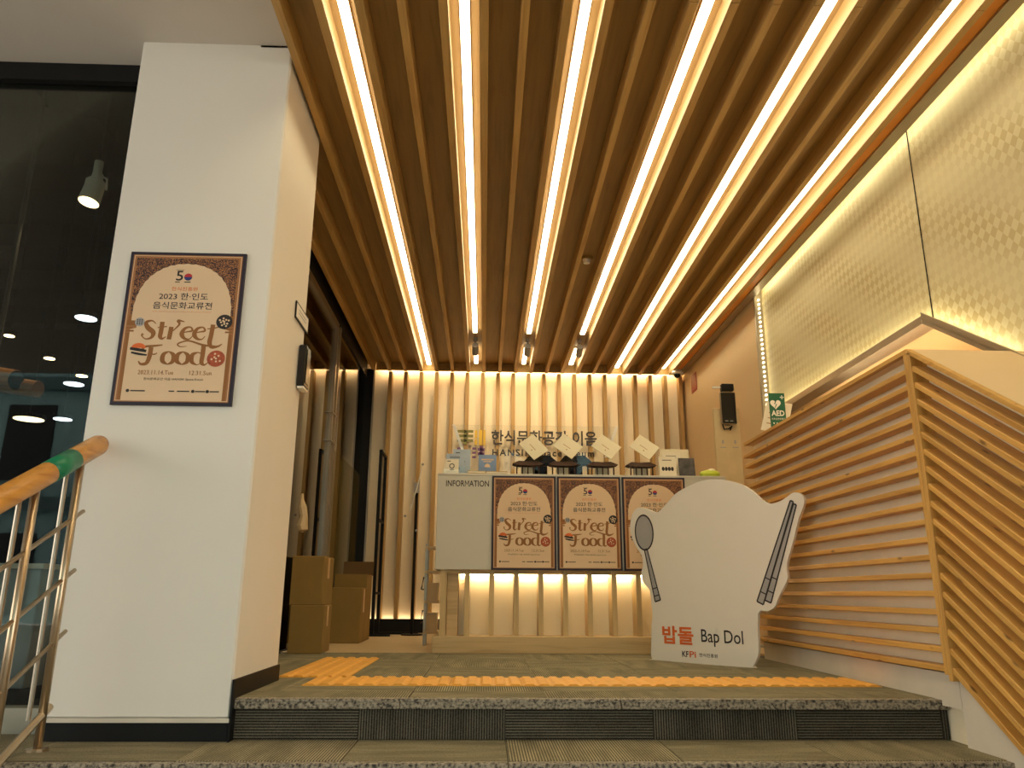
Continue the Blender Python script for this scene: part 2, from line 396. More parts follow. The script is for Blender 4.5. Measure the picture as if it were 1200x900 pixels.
def disc(mb, c, r, O, U, V, n=20, a0=0, a1=2 * math.pi, ry=None):
    O, U, V = map(Vector, (O, U, V)); ry = ry or r
    mb.quad(*[O + U * (c[0] + r * math.cos(a0 + (a1 - a0) * k / n)) + V * (c[1] + ry * math.sin(a0 + (a1 - a0) * k / n)) for k in range(n + (0 if a1 - a0 > 6.28 else 1))])
    return mb

# ------------------------------------------------------------------ setting: floor and steps
ZT = -0.142                                  # landing level
YN = 3.04                                    # nosing of the entrance platform
floor = empty('floor', (0, 0, 0), kind='structure')
def B(*a): return MB().box(*a)
B(-1.30, 2.7, YN + .03, 8.2, -.30, -.012).build('screed', M['concrete'], floor)
B(-1.30, 2.7, 5.32, 8.2, -.012, 0).build('stone_paving', M['stone'], floor)
tile_pl = MB().box(-.249, .249, -.249, .249, -.010, 0).build('carpet_tile', M['carpet_a'], floor, bevel=.002)
first = True
def lay_tile(x0, x1, y0, y1, z, rot):
    """one carpet tile cut to the rectangle"""
    w, d = x1 - x0, y1 - y0
    if rot: w, d = d, w
    o = MB().box(-w / 2 + .001, w / 2 - .001, -d / 2 + .001, d / 2 - .001, 0, .010).build('carpet_tile', M['carpet_a'], floor, bevel=.0015)
    o.location = ((x0 + x1) / 2, (y0 + y1) / 2, z - .010); o.rotation_euler = (0, 0, R(90) if rot else 0)
bpy.data.objects.remove(tile_pl)
xs = [-1.28, -.79, -.27, .242, .77, 1.29, 1.72]
ys = [YN + .045, 3.275, 3.80, 4.30, 4.81, 5.32]
for j in range(5):
    for i in range(6): lay_tile(xs[i], xs[i + 1], ys[j], ys[j + 1], 0, (i + j) % 2 == 0)
# granite nosing stones of the platform and of the landing, with the steps below
xn = [-.90, -.30, .51, 1.12, 1.735]
for a, b in zip(xn, xn[1:]):
    B(a + .001, b - .001, YN, YN + .28, -.036, -.0105).build('nosing_stone', M['granite'], floor, bevel=.003)
    B(a + .001, b - .001, YN, YN + .044, -.0105, -.001).build('nosing_stone', M['granite'], floor)
def riser(x0, x1, y, z0, z1, rot):
    w, h = x1 - x0, z1 - z0
    if rot: w, h = h, w
    o = MB().box(-w / 2 + .001, w / 2 - .001, -h / 2 + .001, h / 2 - .001, 0, .010).build('riser_tile', M['carpet_r'], floor, bevel=.0015)
    o.location = ((x0 + x1) / 2, y, (z0 + z1) / 2); o.rotation_euler = (R(90), 0, 0) if not rot else Euler((R(90), R(90), 0)).to_matrix().to_euler()
xr = [-.90, -.448, .085, .629, 1.164, 1.709, 1.735]
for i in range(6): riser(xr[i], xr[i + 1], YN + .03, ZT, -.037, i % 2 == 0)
# landing and two more steps down to the street
YL = 2.665
B(-6.0, 1.76, YL + .02, YN + .2, -.44, ZT - .011).build('screed', M['concrete'], floor)
xs = [-6.0, -5.5, -5.0, -4.5, -4.0, -3.5, -3.0, -2.5, -2.0, -1.49, -.96, -.445, .085, .646, 1.17, 1.74]
for i in range(len(xs) - 1): lay_tile(xs[i], xs[i + 1], YL + .035, YN + (.03 if xs[i] > -.9 else .16), ZT, i % 2 == 1)
for i in range(len(xs) - 1): B(xs[i] + .001, xs[i + 1] - .001, YL, YL + .034, ZT - .036, ZT - .002).build('nosing_stone', M['granite'], floor, bevel=.002)
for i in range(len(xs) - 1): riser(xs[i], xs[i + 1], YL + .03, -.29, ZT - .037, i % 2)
B(-6.0, 1.76, 2.27, YL + .02, -.44, -.285).build('step_slab', M['granite'], floor)
B(-14, 12, -14, 2.27, -.60, -.44).build('pavement', M['pavement'], floor)

# tactile paving: each tile with its raised bars
def tactile(x, y, w, d, nb):
    m = MB().box(x, x + w - .002, y, y + d - .002, .0, .003)
    p = w / nb
    for k in range(nb):
        c = x + p * (k + .5); b = len(m.v)
        m.prism([(-.024, 0), (-.014, .006), (.014, .006), (.024, 0)], (c, y + .001, .003), (1, 0, 0), (0, 0, 1), (0, 1, 0), d - .004)
    o = m.build('tactile_tile', M['yellow'], floor)
for k in range(8): tactile(-.745 + .304 * k, 3.44, .304, .32, 5)
for k in range(3): tactile(-.93, 3.765 + .36 * k, .325, .36, 5)

# ------------------------------------------------------------------ setting: pillar and left side
pil = empty('wall_left', (-1.23, 3.34, ZT), kind='structure')
def L(o, *a): return (a[0] - o[0], a[1] - o[0], a[2] - o[1], a[3] - o[1], a[4] - o[2], a[5] - o[2])
PO = (-1.23, 3.34, ZT)
MB().box(*L(PO, -1.565, -.90, 3.02, 3.655, -.066, 2.76)).build('pillar_shaft', M['paint'], pil, bevel=.008)
bb = empty('baseboard_left', (-1.23, 3.34, ZT), kind='structure')
MB().box(*L(PO, -1.56, -.905, 3.026, 3.65, ZT, -.066)).build('front_baseboard', M['black'], bb)
MB().box(*L(PO, -.9, -.893, 3.012, 3.66, ZT, .066)).build('side_baseboard', M['black'], bb)
MB().box(*L(PO, -1.565, -.895, 3.012, 3.02, -.078, -.064)).build('drip_edge', M['plaster'], bb)

# storefront beside the pillar
win = empty('window_1', (-3.6, 3.22, ZT), kind='structure'); WO = (-3.6, 3.22, ZT)
for x in (-1.60, -2.66, -3.86, -5.06):
    MB().box(*L(WO, x - .045, x + .03, 3.19, 3.25, ZT, 2.75)).build('mullion', M['black'], win)
MB().box(*L(WO, -6, -1.56, 3.18, 3.26, 2.66, 2.75)).build('head_rail', M['black'], win)
MB().box(*L(WO, -6, -1.56, 3.18, 3.26, ZT, ZT + .09)).build('sill_rail', M['alu'], win)
for a, b in ((-2.63, -1.645), (-3.83, -2.705), (-5.03, -3.905), (-6, -5.105)):
    MB().box(*L(WO, a, b, 3.215, 3.221, ZT + .09, 2.66)).build('pane', M['glass'], win)

# dark shop behind the glass
def struct(name, mb, mat): return tag(mb.build(name, mat), kind='structure')
ew = empty('wall_shop', (-3.6, 9, ZT), kind='structure'); RO = (-3.6, 9, ZT)
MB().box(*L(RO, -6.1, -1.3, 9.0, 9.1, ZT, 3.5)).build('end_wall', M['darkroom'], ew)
# pale panels and battens of the shop end wall, seen through the glass door
for a_, b_ in ((-2.30, -2.20), (-2.16, -2.10), (-2.035, -1.865), (-1.69, -1.58), (-1.53, -1.40)):
    MB().box(*L(RO, a_, b_, 8.95, 9.0, ZT, 2.72)).build('lit_panel', M['cream'], ew)
for a_, b_ in ((-2.20, -2.16), (-2.10, -2.035), (-1.865, -1.69), (-1.58, -1.53)):
    MB().box(*L(RO, a_, b_, 8.88, 9.0, ZT, 2.75)).build('wall_batten', M['fin'], ew)
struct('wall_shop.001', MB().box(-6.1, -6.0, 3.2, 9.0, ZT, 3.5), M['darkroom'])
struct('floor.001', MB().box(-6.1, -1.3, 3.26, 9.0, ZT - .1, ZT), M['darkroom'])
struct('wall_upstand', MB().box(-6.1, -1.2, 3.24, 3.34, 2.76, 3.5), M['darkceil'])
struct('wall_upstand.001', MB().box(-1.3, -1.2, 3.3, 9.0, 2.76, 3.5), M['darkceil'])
sc_ = empty('ceiling', (-3.6, 6, 3.4), kind='structure'); SC = (-3.6, 6, 3.4)
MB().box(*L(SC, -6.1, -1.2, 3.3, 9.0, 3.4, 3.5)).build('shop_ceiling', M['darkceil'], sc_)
for k in range(5): MB().box(*L(SC, -6, -1.3, 4.2 + k, 4.3 + k, 3.2, 3.4)).build('roof_joist', M['darkceil'], sc_)
MB().tube([(1.0, -2.4, -.15), (1.0, 2.9, -.15)], .09, 12).build('duct', M['darkceil'], sc_)

# glass door wall on the left of the entrance
gx = -1.262
dr = empty('door_1', (gx, 5.9, 0), kind='structure'); DO = (gx, 5.9, 0)
MB().box(*L(DO, gx - .06, gx + .0, 3.66, 7.90, 2.56, 2.75)).build('head_frame', M['black'], dr)
MB().box(*L(DO, gx - .04, -1.2, 7.93, 7.965, 0, 2.66)).build('end_jamb', M['black'], dr)
MB().box(*L(DO, -1.198, -1.184, 7.93, 7.965, 0, 2.65)).build('jamb_trim', M['alu'], dr)
MB().box(*L(DO, gx - .04, gx + .012, 3.70, 6.24, 2.505, 2.56)).build('door_rail', M['alu'], dr)
for y in (6.20, 6.32): MB().box(*L(DO, gx - .04, gx + .012, y, y + .035, 0, 2.56)).build('door_stile', M['alu'], dr)
MB().box(*L(DO, gx - .04, gx + .012, 3.66, 3.72, 0, 2.56)).build('door_stile', M['alu'], dr)
MB().box(*L(DO, gx - .02, gx - .012, 3.72, 6.20, .02, 2.51)).build('door_pane', M['doorglass'], dr)
MB().box(*L(DO, gx - .02, gx - .012, 6.355, 7.88, 1.53, 2.56)).build('upper_pane', M['doorglass'], dr)
MB().box(*L(DO, gx - .02, gx - .012, 6.355, 7.88, .02, 1.53)).build('frosted_pane', M['frosted'], dr)
for z in (1.55, 1.78): MB().box(*L(DO, gx - .045, gx + .02, 6.17, 6.36, z, z + .012)).build('patch_fitting', M['alu'], dr)

# ------------------------------------------------------------------ setting: ceilings
cl = empty('ceiling', (0, 4, 2.65), kind='structure'); CO = (0, 4, 2.65)
MB().box(*L(CO, -8, -1.565, -2.2, 3.26, 2.752, 2.95)).build('soffit', M['soffit'], cl)
MB().box(*L(CO, -1.565, -.885, -2.2, 3.66, 2.752, 2.95)).build('soffit', M['soffit'], cl)
MB().box(*L(CO, -.885, 5, -2.2, 1.0, 2.752, 2.95)).build('soffit', M['soffit'], cl)
MB().box(*L(CO, 2.0, 5, 1.0, 9.0, 2.752, 2.95)).build('soffit', M['soffit'], cl)
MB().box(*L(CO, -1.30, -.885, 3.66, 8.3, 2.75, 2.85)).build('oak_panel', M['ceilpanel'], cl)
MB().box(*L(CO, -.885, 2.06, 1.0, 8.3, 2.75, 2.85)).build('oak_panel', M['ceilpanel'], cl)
MB().box(*L(CO, -1.04, -.90, 3.02, 3.10, 2.742, 2.752)).build('shade_strip', M['black'], cl)  # black strip standing in for the shade at the pillar top
SP, SW = .1669, .034
def slat_x(k): return -.05 + SP * k
for k in range(-7, 13):
    x = slat_x(k); y0 = 1.0 if k >= -5 else 3.66
    segs = [(y0, 2.56), (2.563, 7.97)] if k >= -5 else [(y0, 7.97)]
    for a, b in segs:
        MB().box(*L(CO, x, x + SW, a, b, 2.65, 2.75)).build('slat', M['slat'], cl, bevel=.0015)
MB().box(*L(CO, -1.18, 2.06, 7.972, 7.988, 2.662, 2.75)).build('end_batten', M['slat'], cl)
MB().box(*L(CO, -1.16, 2.04, 8.01, 8.04, 2.715, 2.722)).build('added_wash_strip', M['addedwash'], cl)  # unseen strip added to brighten the bays of the fin wall
MB().box(*L(CO, slat_x(12) + SW, 2.045, 1.0, 7.97, 2.665, 2.75)).build('edge_panel', M['orange'], cl)
MB().box(*L(CO, 2.045, 2.107, 1.0, 5.73, 2.652, 2.75)).build('edge_trim', M['alu'], cl)
MB().box(*L(CO, 2.045, 2.107, 5.73, 7.97, 2.652, 2.75)).build('edge_trim', M['alu'], cl)
for k in (-3, 0, 3, 6, 9, 12):              # pale linings of the lit channels
    a, b = slat_x(k - 1) + SW, slat_x(k)
    MB().box(*L(CO, a, a + .003, 1.0, 7.965, 2.652, 2.748)).build('channel_lining', M['channel'], cl)
    MB().box(*L(CO, b - .003, b, 1.0, 7.965, 2.652, 2.748)).build('channel_lining', M['channel'], cl)
    MB().box(*L(CO, a + .003, b - .003, 1.0, 7.965, 2.744, 2.75)).build('channel_lining', M['channel'], cl)

# the strip lamps
names = ['leftmost', 'second', 'third', 'fourth', 'fifth', 'sixth and rightmost']
for i, k in enumerate((-3, 0, 3, 6, 9, 12)):
    c = (slat_x(k - 1) + SW + slat_x(k)) / 2
    ends = [(1.05, 6.86), (7.32, 7.86)] if i in (1, 2, 3) else [(1.05, 7.94)]
    for j, (a, b) in enumerate(ends):
        lb = ('long warm white strip light in the oak ceiling, %s counted from the pillar' % names[i]) if j == 0 else \
             'short strip light end piece by the fin wall behind the %s spotlight' % ['left', 'middle', 'right'][i - 1]
        t = empty('strip_light', (c, (a + b) / 2, 2.703), label=lb, cat='light', group='ceiling strip lights')
        MB().box(-.022, .022, a - (a + b) / 2, b - (a + b) / 2, .026, .040).build('housing', M['channel'], t)
        MB().box(-.020, .020, a - (a + b) / 2 + .004, b - (a + b) / 2 - .004, .012, .026).build('diffuser', M['led'], t)

# ------------------------------------------------------------------ setting: fin wall at the back
bk = empty('wall_back', (.4, 8.1, 0), kind='structure'); BO = (.4, 8.1, 0)
MB().box(*L(BO, -1.30, 2.7, 8.07, 8.2, 0, 2.9)).build('back_panel', M['cream'], bk)
x = -1.19
for k in range(1, 21):
    x = -1.188 + .1632 * k
    if x > 2.1: break
    MB().box(*L(BO, x - .019, x + .019, 7.97, 8.07, .1, 2.648)).build('fin', M['fin'], bk, bevel=.0015)
MB().box(*L(BO, -1.22, 2.1, 7.95, 7.968, 0, .13)).build('plinth', M['black'], bk)
MB().box(*L(BO, -1.20, 2.08, 8.025, 8.055, .095, .103)).build('floor_lamp_strip', M['led_floor'], bk)

# ------------------------------------------------------------------ setting: right side
wr = empty('wall_right', (2.2, 6.8, 0), kind='structure'); RW = (2.2, 6.8, 0)
MB().box(*L(RW, 2.12, 2.25, 5.72, 8.2, 0, 2.8)).build('painted_wall', M['wallpaint'], wr)
MB().box(*L(RW, 2.72, 2.82, .4, 5.76, -.45, 2.8)).build('recess_wall', M['wallpaint'], wr)
MB().box(*L(RW, 2.25, 2.72, 5.66, 5.76, 0, 2.8)).build('recess_end', M['wallpaint'], wr)
# lightbox with the harlequin panels, hung from the ceiling
LX = 2.12
lbx = empty('wall_panel', (LX, 3.5, 1.67), label='large cream backlit wall panel with pale diamond pattern above the slatted parapet', cat='light panel'); LO = (LX, 3.5, 1.67)
YC, YB, ZB, ZTOP, YF = 3.495, 5.70, 1.672, 2.72, 1.3
slope = .645
def zb(y): return ZB if y >= YC else ZB - (YC - y) * slope
def yz(pts): return [(p[0] - LO[1], p[1] - LO[2]) for p in pts]
ex = lambda X: (X - LO[0], 0, 0)
UY, VZ, NX = (0, 1, 0), (0, 0, 1), (1, 0, 0)
# printed panels, recessed behind the frame lip
MB().prism(yz([(YC + .002, zb(YC)), (YB, zb(YC)), (YB, ZTOP), (YC + .002, ZTOP)]), ex(LX + .05), UY, VZ, NX, .012).build('panel', M['harlequin'], lbx)
MB().prism(yz([(YF, zb(YF)), (YC - .002, zb(YC)), (YC - .002, ZTOP), (YF, ZTOP)]), ex(LX + .05), UY, VZ, NX, .012).build('panel', M['harlequin'], lbx)
MB().box(*L(LO, LX + .046, LX + .052, YC - .002, YC + .002, ZB, ZTOP)).build('panel_joint', M['black'], lbx)
f = .022
def frame(mb, a, b, w=f):
    # bar along a-b in the y-z plane, w wide, from the front lip to the back of the box
    d = Vector((b[0] - a[0], b[1] - a[1])); d.normalize(); n = Vector((-d.y, d.x)) * w
    mb.prism(yz([a, b, (b[0] + n.x, b[1] + n.y), (a[0] + n.x, a[1] + n.y)]), ex(LX - .012), UY, VZ, NX, .10); return mb
frame(MB(), (YF, zb(YF) - f), (YC, ZB - f)).build('frame_bar', M['alu'], lbx)
frame(MB(), (YC, ZB - f), (YB, ZB - f)).build('frame_bar', M['alu'], lbx)
MB().box(*L(LO, LX - .012, LX + .088, YB, YB + f, ZB - f, ZTOP)).build('frame_bar', M['alu'], lbx)
MB().box(*L(LO, LX - .012, LX - .006, YF, YB, 2.655, ZTOP + .03)).build('frame_bar', M['alu'], lbx)
MB().box(*L(LO, LX - .012, LX + .088, YF, YB, ZTOP + .005, ZTOP + .03)).build('frame_bar', M['alu'], lbx)
for a_, b_ in (((YF, zb(YF)), (YC, ZB)), ((YC, ZB), (YB, ZB))):
    MB().prism(yz([a_, b_, (b_[0], b_[1] + (.018 if a_[0] == YC else .036)), (a_[0], a_[1] + (.018 if a_[0] == YC else .036))]), ex(LX - .012), UY, VZ, NX, .005).build('frame_lip', M['alu'], lbx)
# edge lamps tucked behind the lip, shining across the panels
MB().box(*L(LO, LX - .002, LX + .012, YF, YB - .02, ZTOP - .014, ZTOP - .006)).build('edge_lamp', M['ledsign'], lbx)
MB().prism(yz([(YF, zb(YF) + .002), (YC, ZB + .002), (YB - .02, ZB + .002), (YB - .02, ZB + .006), (YC, ZB + .006), (YF, zb(YF) + .006)]), ex(LX + .004), UY, VZ, NX, .02).build('edge_lamp', M['ledsign'], lbx)
m = MB()
for k in range(26): z = ZB + .03 + k * .037; m.box(*L(LO, LX + .016, LX + .026, YB - .010, YB - .002, z, z + .011))
m.build('edge_lamp', M['ledsign'], lbx)
# closed back of the box: bottom boards
MB().prism(yz([(YF, zb(YF) - f), (YC, ZB - f), (YB, ZB - f), (YB, ZB), (YC, ZB), (YF, zb(YF))]), ex(LX + .088), UY, VZ, NX, .52).build('underside', M['wallpaint'], lbx)

MB().box(*L(LO, 2.60, 2.64, YF, YB - .1, 2.50, 2.53)).build('cove_board', M['wallpaint'], lbx)
# slatted parapet
PX = 1.68
par = empty('wall_front', (PX, 2.9, 0), kind='structure'); AO = (PX, 2.9, 0)
YCN = 2.915; YBK = 4.93
def pyz(pts): return [(p[0] - AO[1], p[1]) for p in pts]
def zt(y): return 1.31 if y >= YCN else 1.31 - (YCN - y) * slope
MB().prism(pyz([(YCN, -.3), (YBK, -.02), (YBK, 1.31), (YCN, 1.31)]), (.062, 0, 0), UY, VZ, NX, .153).build('parapet_core', M['core'], par)
MB().prism(pyz([(.9, -.45), (YCN, -.45), (YCN, 1.31), (.9, zt(.9))]), (.062, 0, 0), UY, VZ, NX, .153).build('parapet_core', M['core'], par)
MB().prism(pyz([(YCN, -.02), (YBK, -.02), (YBK, .098), (YCN, .098)]), (.030, 0, 0), UY, VZ, NX, .034).build('kick_board', M['plaster'], par)
MB().prism(pyz([(.9, -.45), (YCN - .003, -.45), (YCN - .003, .098), (.9, .098 - (YCN - .9) * slope)]), (.030, 0, 0), UY, VZ, NX, .034).build('kick_board', M['plaster'], par)
for q in ([(YCN, 1.31), (YBK, 1.31), (YBK, 1.328), (YCN, 1.328)], [(.9, zt(.9)), (YCN, 1.31), (YCN, 1.328), (.9, zt(.9) + .018)]):
    MB().prism(pyz(q), (-.004, 0, 0), UY, VZ, NX, .024).build('cap_edge', M['pine'], par)
    MB().prism(pyz(q), (.021, 0, 0), UY, VZ, NX, 1.01).build('cap_board', M['wallpaint'], par)
MB().box(.62, .66, .2, 1.9, 1.330, 1.342).build('added_cove_lamp', M['addedcove'], par)  # unseen lamp added on the cap to brighten the recess
MB().box(-.004, .062, YCN - AO[1] + .001, YCN - AO[1] + .024, .098, 1.31).build('corner_post', M['pinepost'], par, bevel=.001)
MB().box(-.004, .062, YCN - AO[1] - .024, YCN - AO[1] - .001, .098 - .02, 1.31).build('corner_post', M['pinepost'], par, bevel=.001)
la = MB().box(-.030, .030, -(YBK + .03 - YCN - .024) / 2, (YBK + .03 - YCN - .024) / 2, 0, .021).build('slat', M['pine'], par, bevel=.002)
ll = (YCN - .9) / math.cos(math.atan(slope))
lbm = MB().box(-.030, .030, -ll / 2, ll / 2, 0, .021).build('slat', M['pine'], par, bevel=.002)
for k in range(18):
    z = .106 + .0662 * k
    p1 = (.030, (YCN + .024 + YBK + .03) / 2 - AO[1], z)
    ym = (YCN - .03 + .9) / 2
    p2 = (.030, ym - AO[1], z + .0 - (YCN - .03 - ym) * slope - .008)
    rt = (math.atan(slope), 0, 0)
    if k == 0:
        la.location = p1; lbm.location = p2; lbm.rotation_euler = rt
    else:
        inst(la, p1); inst(lbm, p2, rt)

# ------------------------------------------------------------------ information counter
DY = 5.30
dk = empty('information_counter', (.65, 5.6, 0), label='pale information counter with lit fins below, three posters across its front', cat='counter'); KO = (.65, 5.6, 0)
XL, XR = -.326, 1.66
MB().box(*L(KO, XL, XR, DY, DY + .05, .525, 1.150)).build('front_panel', M['deskpanel'], dk, bevel=.002)
MB().box(*L(KO, XL, XR, DY - .002, DY + .62, 1.150, 1.166)).build('counter_top', M['deskpanel'], dk, bevel=.002)
MB().box(*L(KO, XL, XL + .02, DY + .05, DY + .6, .525, 1.150)).build('side_panel', M['deskpanel'], dk)
MB().box(*L(KO, XR - .02, XR, DY + .05, DY + .6, .0, 1.150)).build('side_panel', M['deskpanel'], dk)
MB().box(*L(KO, XL - .005, XR, DY - .02, DY + .55, 0, .104)).build('plinth', M['deskwood'], dk, bevel=.002)
MB().box(*L(KO, -.17, XR, DY + .20, DY + .22, .104, .525)).build('lit_backing', M['desklit'], dk)
MB().box(*L(KO, -.245, -.172, DY + .10, DY + .55, .104, .525)).build('end_board', M['deskwood'], dk)
MB().box(*L(KO, -.289, -.247, DY + .02, DY + .35, .104, .525)).build('fin', M['deskfin'], dk)
for k in range(11):
    x = -.112 + .1635 * k
    MB().box(*L(KO, x - .016, x + .016, DY + .025, DY + .19, .104, .525)).build('fin', M['deskfin'], dk)
MB().box(*L(KO, -.25, XR - .03, DY + .05, DY + .22, .50, .525)).build('lamp_shelf', M['deskwood'], dk)
MB().box(*L(KO, -.16, XR - .05, DY + .165, DY + .185, .490, .498)).build('strip_lamp', M['leddesk'], dk)
put_letters('letter', 'INFORMATION', (-.268 - KO[0], DY - .0012 - KO[1], 1.076), (1, 0, 0), (0, 0, 1), M['ink'], dk, w=.292, h=.042, bold=.012, space=1.02)

# ------------------------------------------------------------------ posters
PW, PH = .434, .626
def poster_proto():
    t = empty('poster', (0, 0, 0))
    MB().box(0, PW, -.012, 0, 0, PH).build('board', M['navy'], t)
    Y = -.0124
    st = [0]
    def P(): st[0] += 1; return (0, Y - st[0] * .00025, 0)
    U, V = (1, 0, 0), (0, 0, 1)
    def rect(mb, O, x0, x1, z0, z1):
        O = Vector(O); mb.quad(O + Vector((x0, 0, z0)), O + Vector((x1, 0, z0)), O + Vector((x1, 0, z1)), O + Vector((x0, 0, z1))); return mb
    O = P(); m = MB()
    for w0, mat, nm in ((.012, 'copper', 'border'), (.0155, 'tan', 'border_line'), (.018, 'copper', 'inner_border')):
        O = P(); rect(MB(), O, w0, PW - w0, w0, PH - w0).build(nm, M[mat], t)
    O = P(); rect(MB(), O, .026, PW - .026, .34, PH - .026).build('ornament', M['ornament'], t)
    # arch field with scalloped edge
    O = P(); cx = PW / 2; pts = [(.036, .018), (PW - .036, .018), (PW - .036, .300), (PW - .058, .306), (PW - .058, .325), (PW - .036, .33)]
    hw, z0, zt_ = cx - .034, .345, .578
    for k in range(41):
        a = math.pi * k / 40; rr = 1 - .012 * (k % 2)
        cxx = math.copysign(abs(math.cos(a)) ** .92, math.cos(a)); pts.append((cx + hw * rr * cxx, z0 + (zt_ - z0) * rr * math.sin(a) ** .80))
    pts += [(.036, .33), (.058, .325), (.058, .306), (.036, .300)]
    MB().quad(*[Vector(O) + Vector((p[0], 0, p[1])) for p in pts]).build('arch_field', M['tan'], t)
    O = P()
    for sx in (0, 1):                                  # side columns and capitals
        m = MB()
        for a, b, c, d in ((.024, .036, .018, .285), (.022, .050, .290, .297), (.022, .044, .302, .309), (.022, .052, .316, .336), (.024, .036, .336, .36)):
            if sx: a, b = PW - b, PW - a
            rect(m, O, a, b, c, d)
        m.build('column_print', M['gold'], t)
    # anniversary mark
    O = P(); m = MB(); put_text(m, '5', (.176, 0, .506) + Vector(O) if False else Vector(O) + Vector((.180, 0, .505)), U, V, w=.026, h=.042, bold=.01)
    rect(m, O, .178, .208, .550, .5515); rect(m, O, .178, .196, .4975, .501); rect(m, O, .212, .236, .4975, .501)
    tag(m.build('mark', M['ink'], t), kind='stuff')
    disc(MB(), (.225, .521), .015, O, U, V, 18, 0, math.pi).build('mark_red', M['red'], t)
    disc(MB(), (.225, .521), .015, O, U, V, 18, math.pi, 2 * math.pi).build('mark_blue', M['blue'], t)
    O = Vector(P())
    m = MB(); put_text(m, '한식진흥원', O + Vector((cx, 0, .462)), U, V, w=.096, h=.017, center=True)
    put_text(m, '50th Anniversary Korea India Food Culture Festival', O + Vector((cx, 0, .3715)), U, V, w=.215, h=.005, center=True, res=1)
    tag(m.build('small_heading', M['orangeink'], t), kind='stuff')
    m = MB(); put_text(m, '2023 한·인도', O + Vector((cx, 0, .425)), U, V, w=.182, h=.028, bold=.006, center=True)
    put_text(m, '음식문화교류전', O + Vector((cx, 0, .386)), U, V, w=.218, h=.029, bold=.006, center=True)
    tag(m.build('heading', M['navy'], t), kind='stuff')
    # hand drawn title, thick and thin strokes
    cur = [MB()]; q = lambda *a: stroke(cur[0], list(a), O, U, V, 7)
    def done(): cur[0].build('title_letter', M['gold'], t); cur[0] = MB()
    S0, h = .262, .050                                # baseline / x-height of the first line
    T, th = .0165, .0045
    q((.128, S0 + .062, .003), (.112, S0 + .074, .006), (.092, S0 + .066, .013), (.100, S0 + .046, .018), (.122, S0 + .026, .018), (.118, S0 + .006, .011), (.098, S0 - .001, .005), (.082, S0 + .012, .005), (.086, S0 + .020, .010)); done()   # S
    q((.151, S0 + .070, T), (.150, S0 + .03, T), (.149, S0 + .010, .015), (.158, S0 + .001, .008), (.170, S0 + .010, .003)); q((.136, S0 + h - .004, .004), (.155, S0 + h - .001, .005), (.170, S0 + h + .001, .004)); done()   # t
    q((.186, S0 + h, T), (.184, S0 + .02, T), (.182, S0 - .001, T)); q((.189, S0 + .030, .004), (.202, S0 + h - .006, .005), (.214, S0 + h + .012, .008), (.208, S0 + h + .026, .010), (.232, S0 + h + .022, .003)); done()         # r
    for ex_ in (.246, .292):                          # e e
        q((ex_ - .020, S0 + .026, .004), (ex_, S0 + .031, .005), (ex_ + .018, S0 + .036, .008), (ex_ + .010, S0 + h, .006), (ex_ - .010, S0 + h - .006, .011), (ex_ - .019, S0 + .022, .017), (ex_ - .008, S0 + .004, .011), (ex_ + .010, S0 + .001, .005), (ex_ + .021, S0 + .014, .003)); done()
    q((.338, S0 + .062, T), (.335, S0 + .02, T), (.332, S0 - .012, T), (.342, S0 - .030, .012), (.365, S0 - .026, .008), (.378, S0 - .016, .003))      # long t
    q((.318, S0 + h - .006, .004), (.345, S0 + h - .002, .005), (.362, S0 + h + .004, .004))
    q((.362, S0 - .027, .006), (.310, S0 - .022, .008), (.255, S0 - .006, .006), (.218, S0 - .018, .006), (.226, S0 - .030, .004), (.250, S0 - .028, .002)); done()   # swash
    F0 = .160
    q((.122, F0 + .068, T), (.120, F0 + .03, T), (.112, F0 + .004, .014), (.092, F0 + .000, .009), (.082, F0 + .012, .004)); q((.092, F0 + .058, .011), (.100, F0 + .070, .009), (.135, F0 + .074, .008), (.162, F0 + .078, .004)); q((.112, F0 + .040, .004), (.138, F0 + .040, .005), (.146, F0 + .046, .003)); done()   # F
    for ox in (.188, .240):                           # o o
        q((ox, F0 + h + .002, .004), (ox - .018, F0 + .040, .015), (ox - .019, F0 + .014, .016), (ox, F0, .004)); q((ox, F0, .004), (ox + .018, F0 + .012, .015), (ox + .018, F0 + .038, .015), (ox, F0 + h + .002, .004)); done()
    q((.294, F0 + h, .004), (.275, F0 + .040, .015), (.275, F0 + .013, .015), (.294, F0, .004), (.306, F0 + .006, .004)); q((.312, F0 + .082, T), (.312, F0 + .04, T), (.311, F0 + .010, .015), (.322, F0 + .000, .007), (.334, F0 + .010, .003)); q((.294, F0 + h, .004), (.304, F0 + h - .003, .005)); done()   # d
    # four little dishes
    O = P()
    disc(MB(), (.378, .336), .030, O, U, V, 22).build('dish', M['ink'], t)
    disc(MB(), (.362, .186), .033, O, U, V, 22).build('dish', M['terracotta'], t)
    disc(MB(), (.068, .330), .018, O, U, V, 16).build('dish', M['greyprint'], t)
    disc(MB(), (.076, .222), .027, O, U, V, 22, 0.1, math.pi - .1, ry=.022).build('dish', M['orangeink'], t)
    O = P(); m = MB()
    rng = random.Random(3)
    for k in range(11): a = k * 2.4; disc(m, (.378 + .006 * math.sqrt(k) * math.cos(a), .336 + .006 * math.sqrt(k) * math.sin(a)), .0042, O, U, V, 7)
    for k in range(7): a = k * 2.4; disc(m, (.362 + .008 * math.sqrt(k) * math.cos(a), .186 + .008 * math.sqrt(k) * math.sin(a)), .004, O, U, V, 7)
    tag(m.build('dish_filling', M['tan'], t), kind='stuff')
    m = MB()
    stroke(m, [(.046, .222, .010), (.076, .217, .012), (.106, .212, .010)], O, U, V, 3); stroke(m, [(.052, .206, .007), (.080, .200, .009), (.110, .196, .006)], O, U, V, 3)
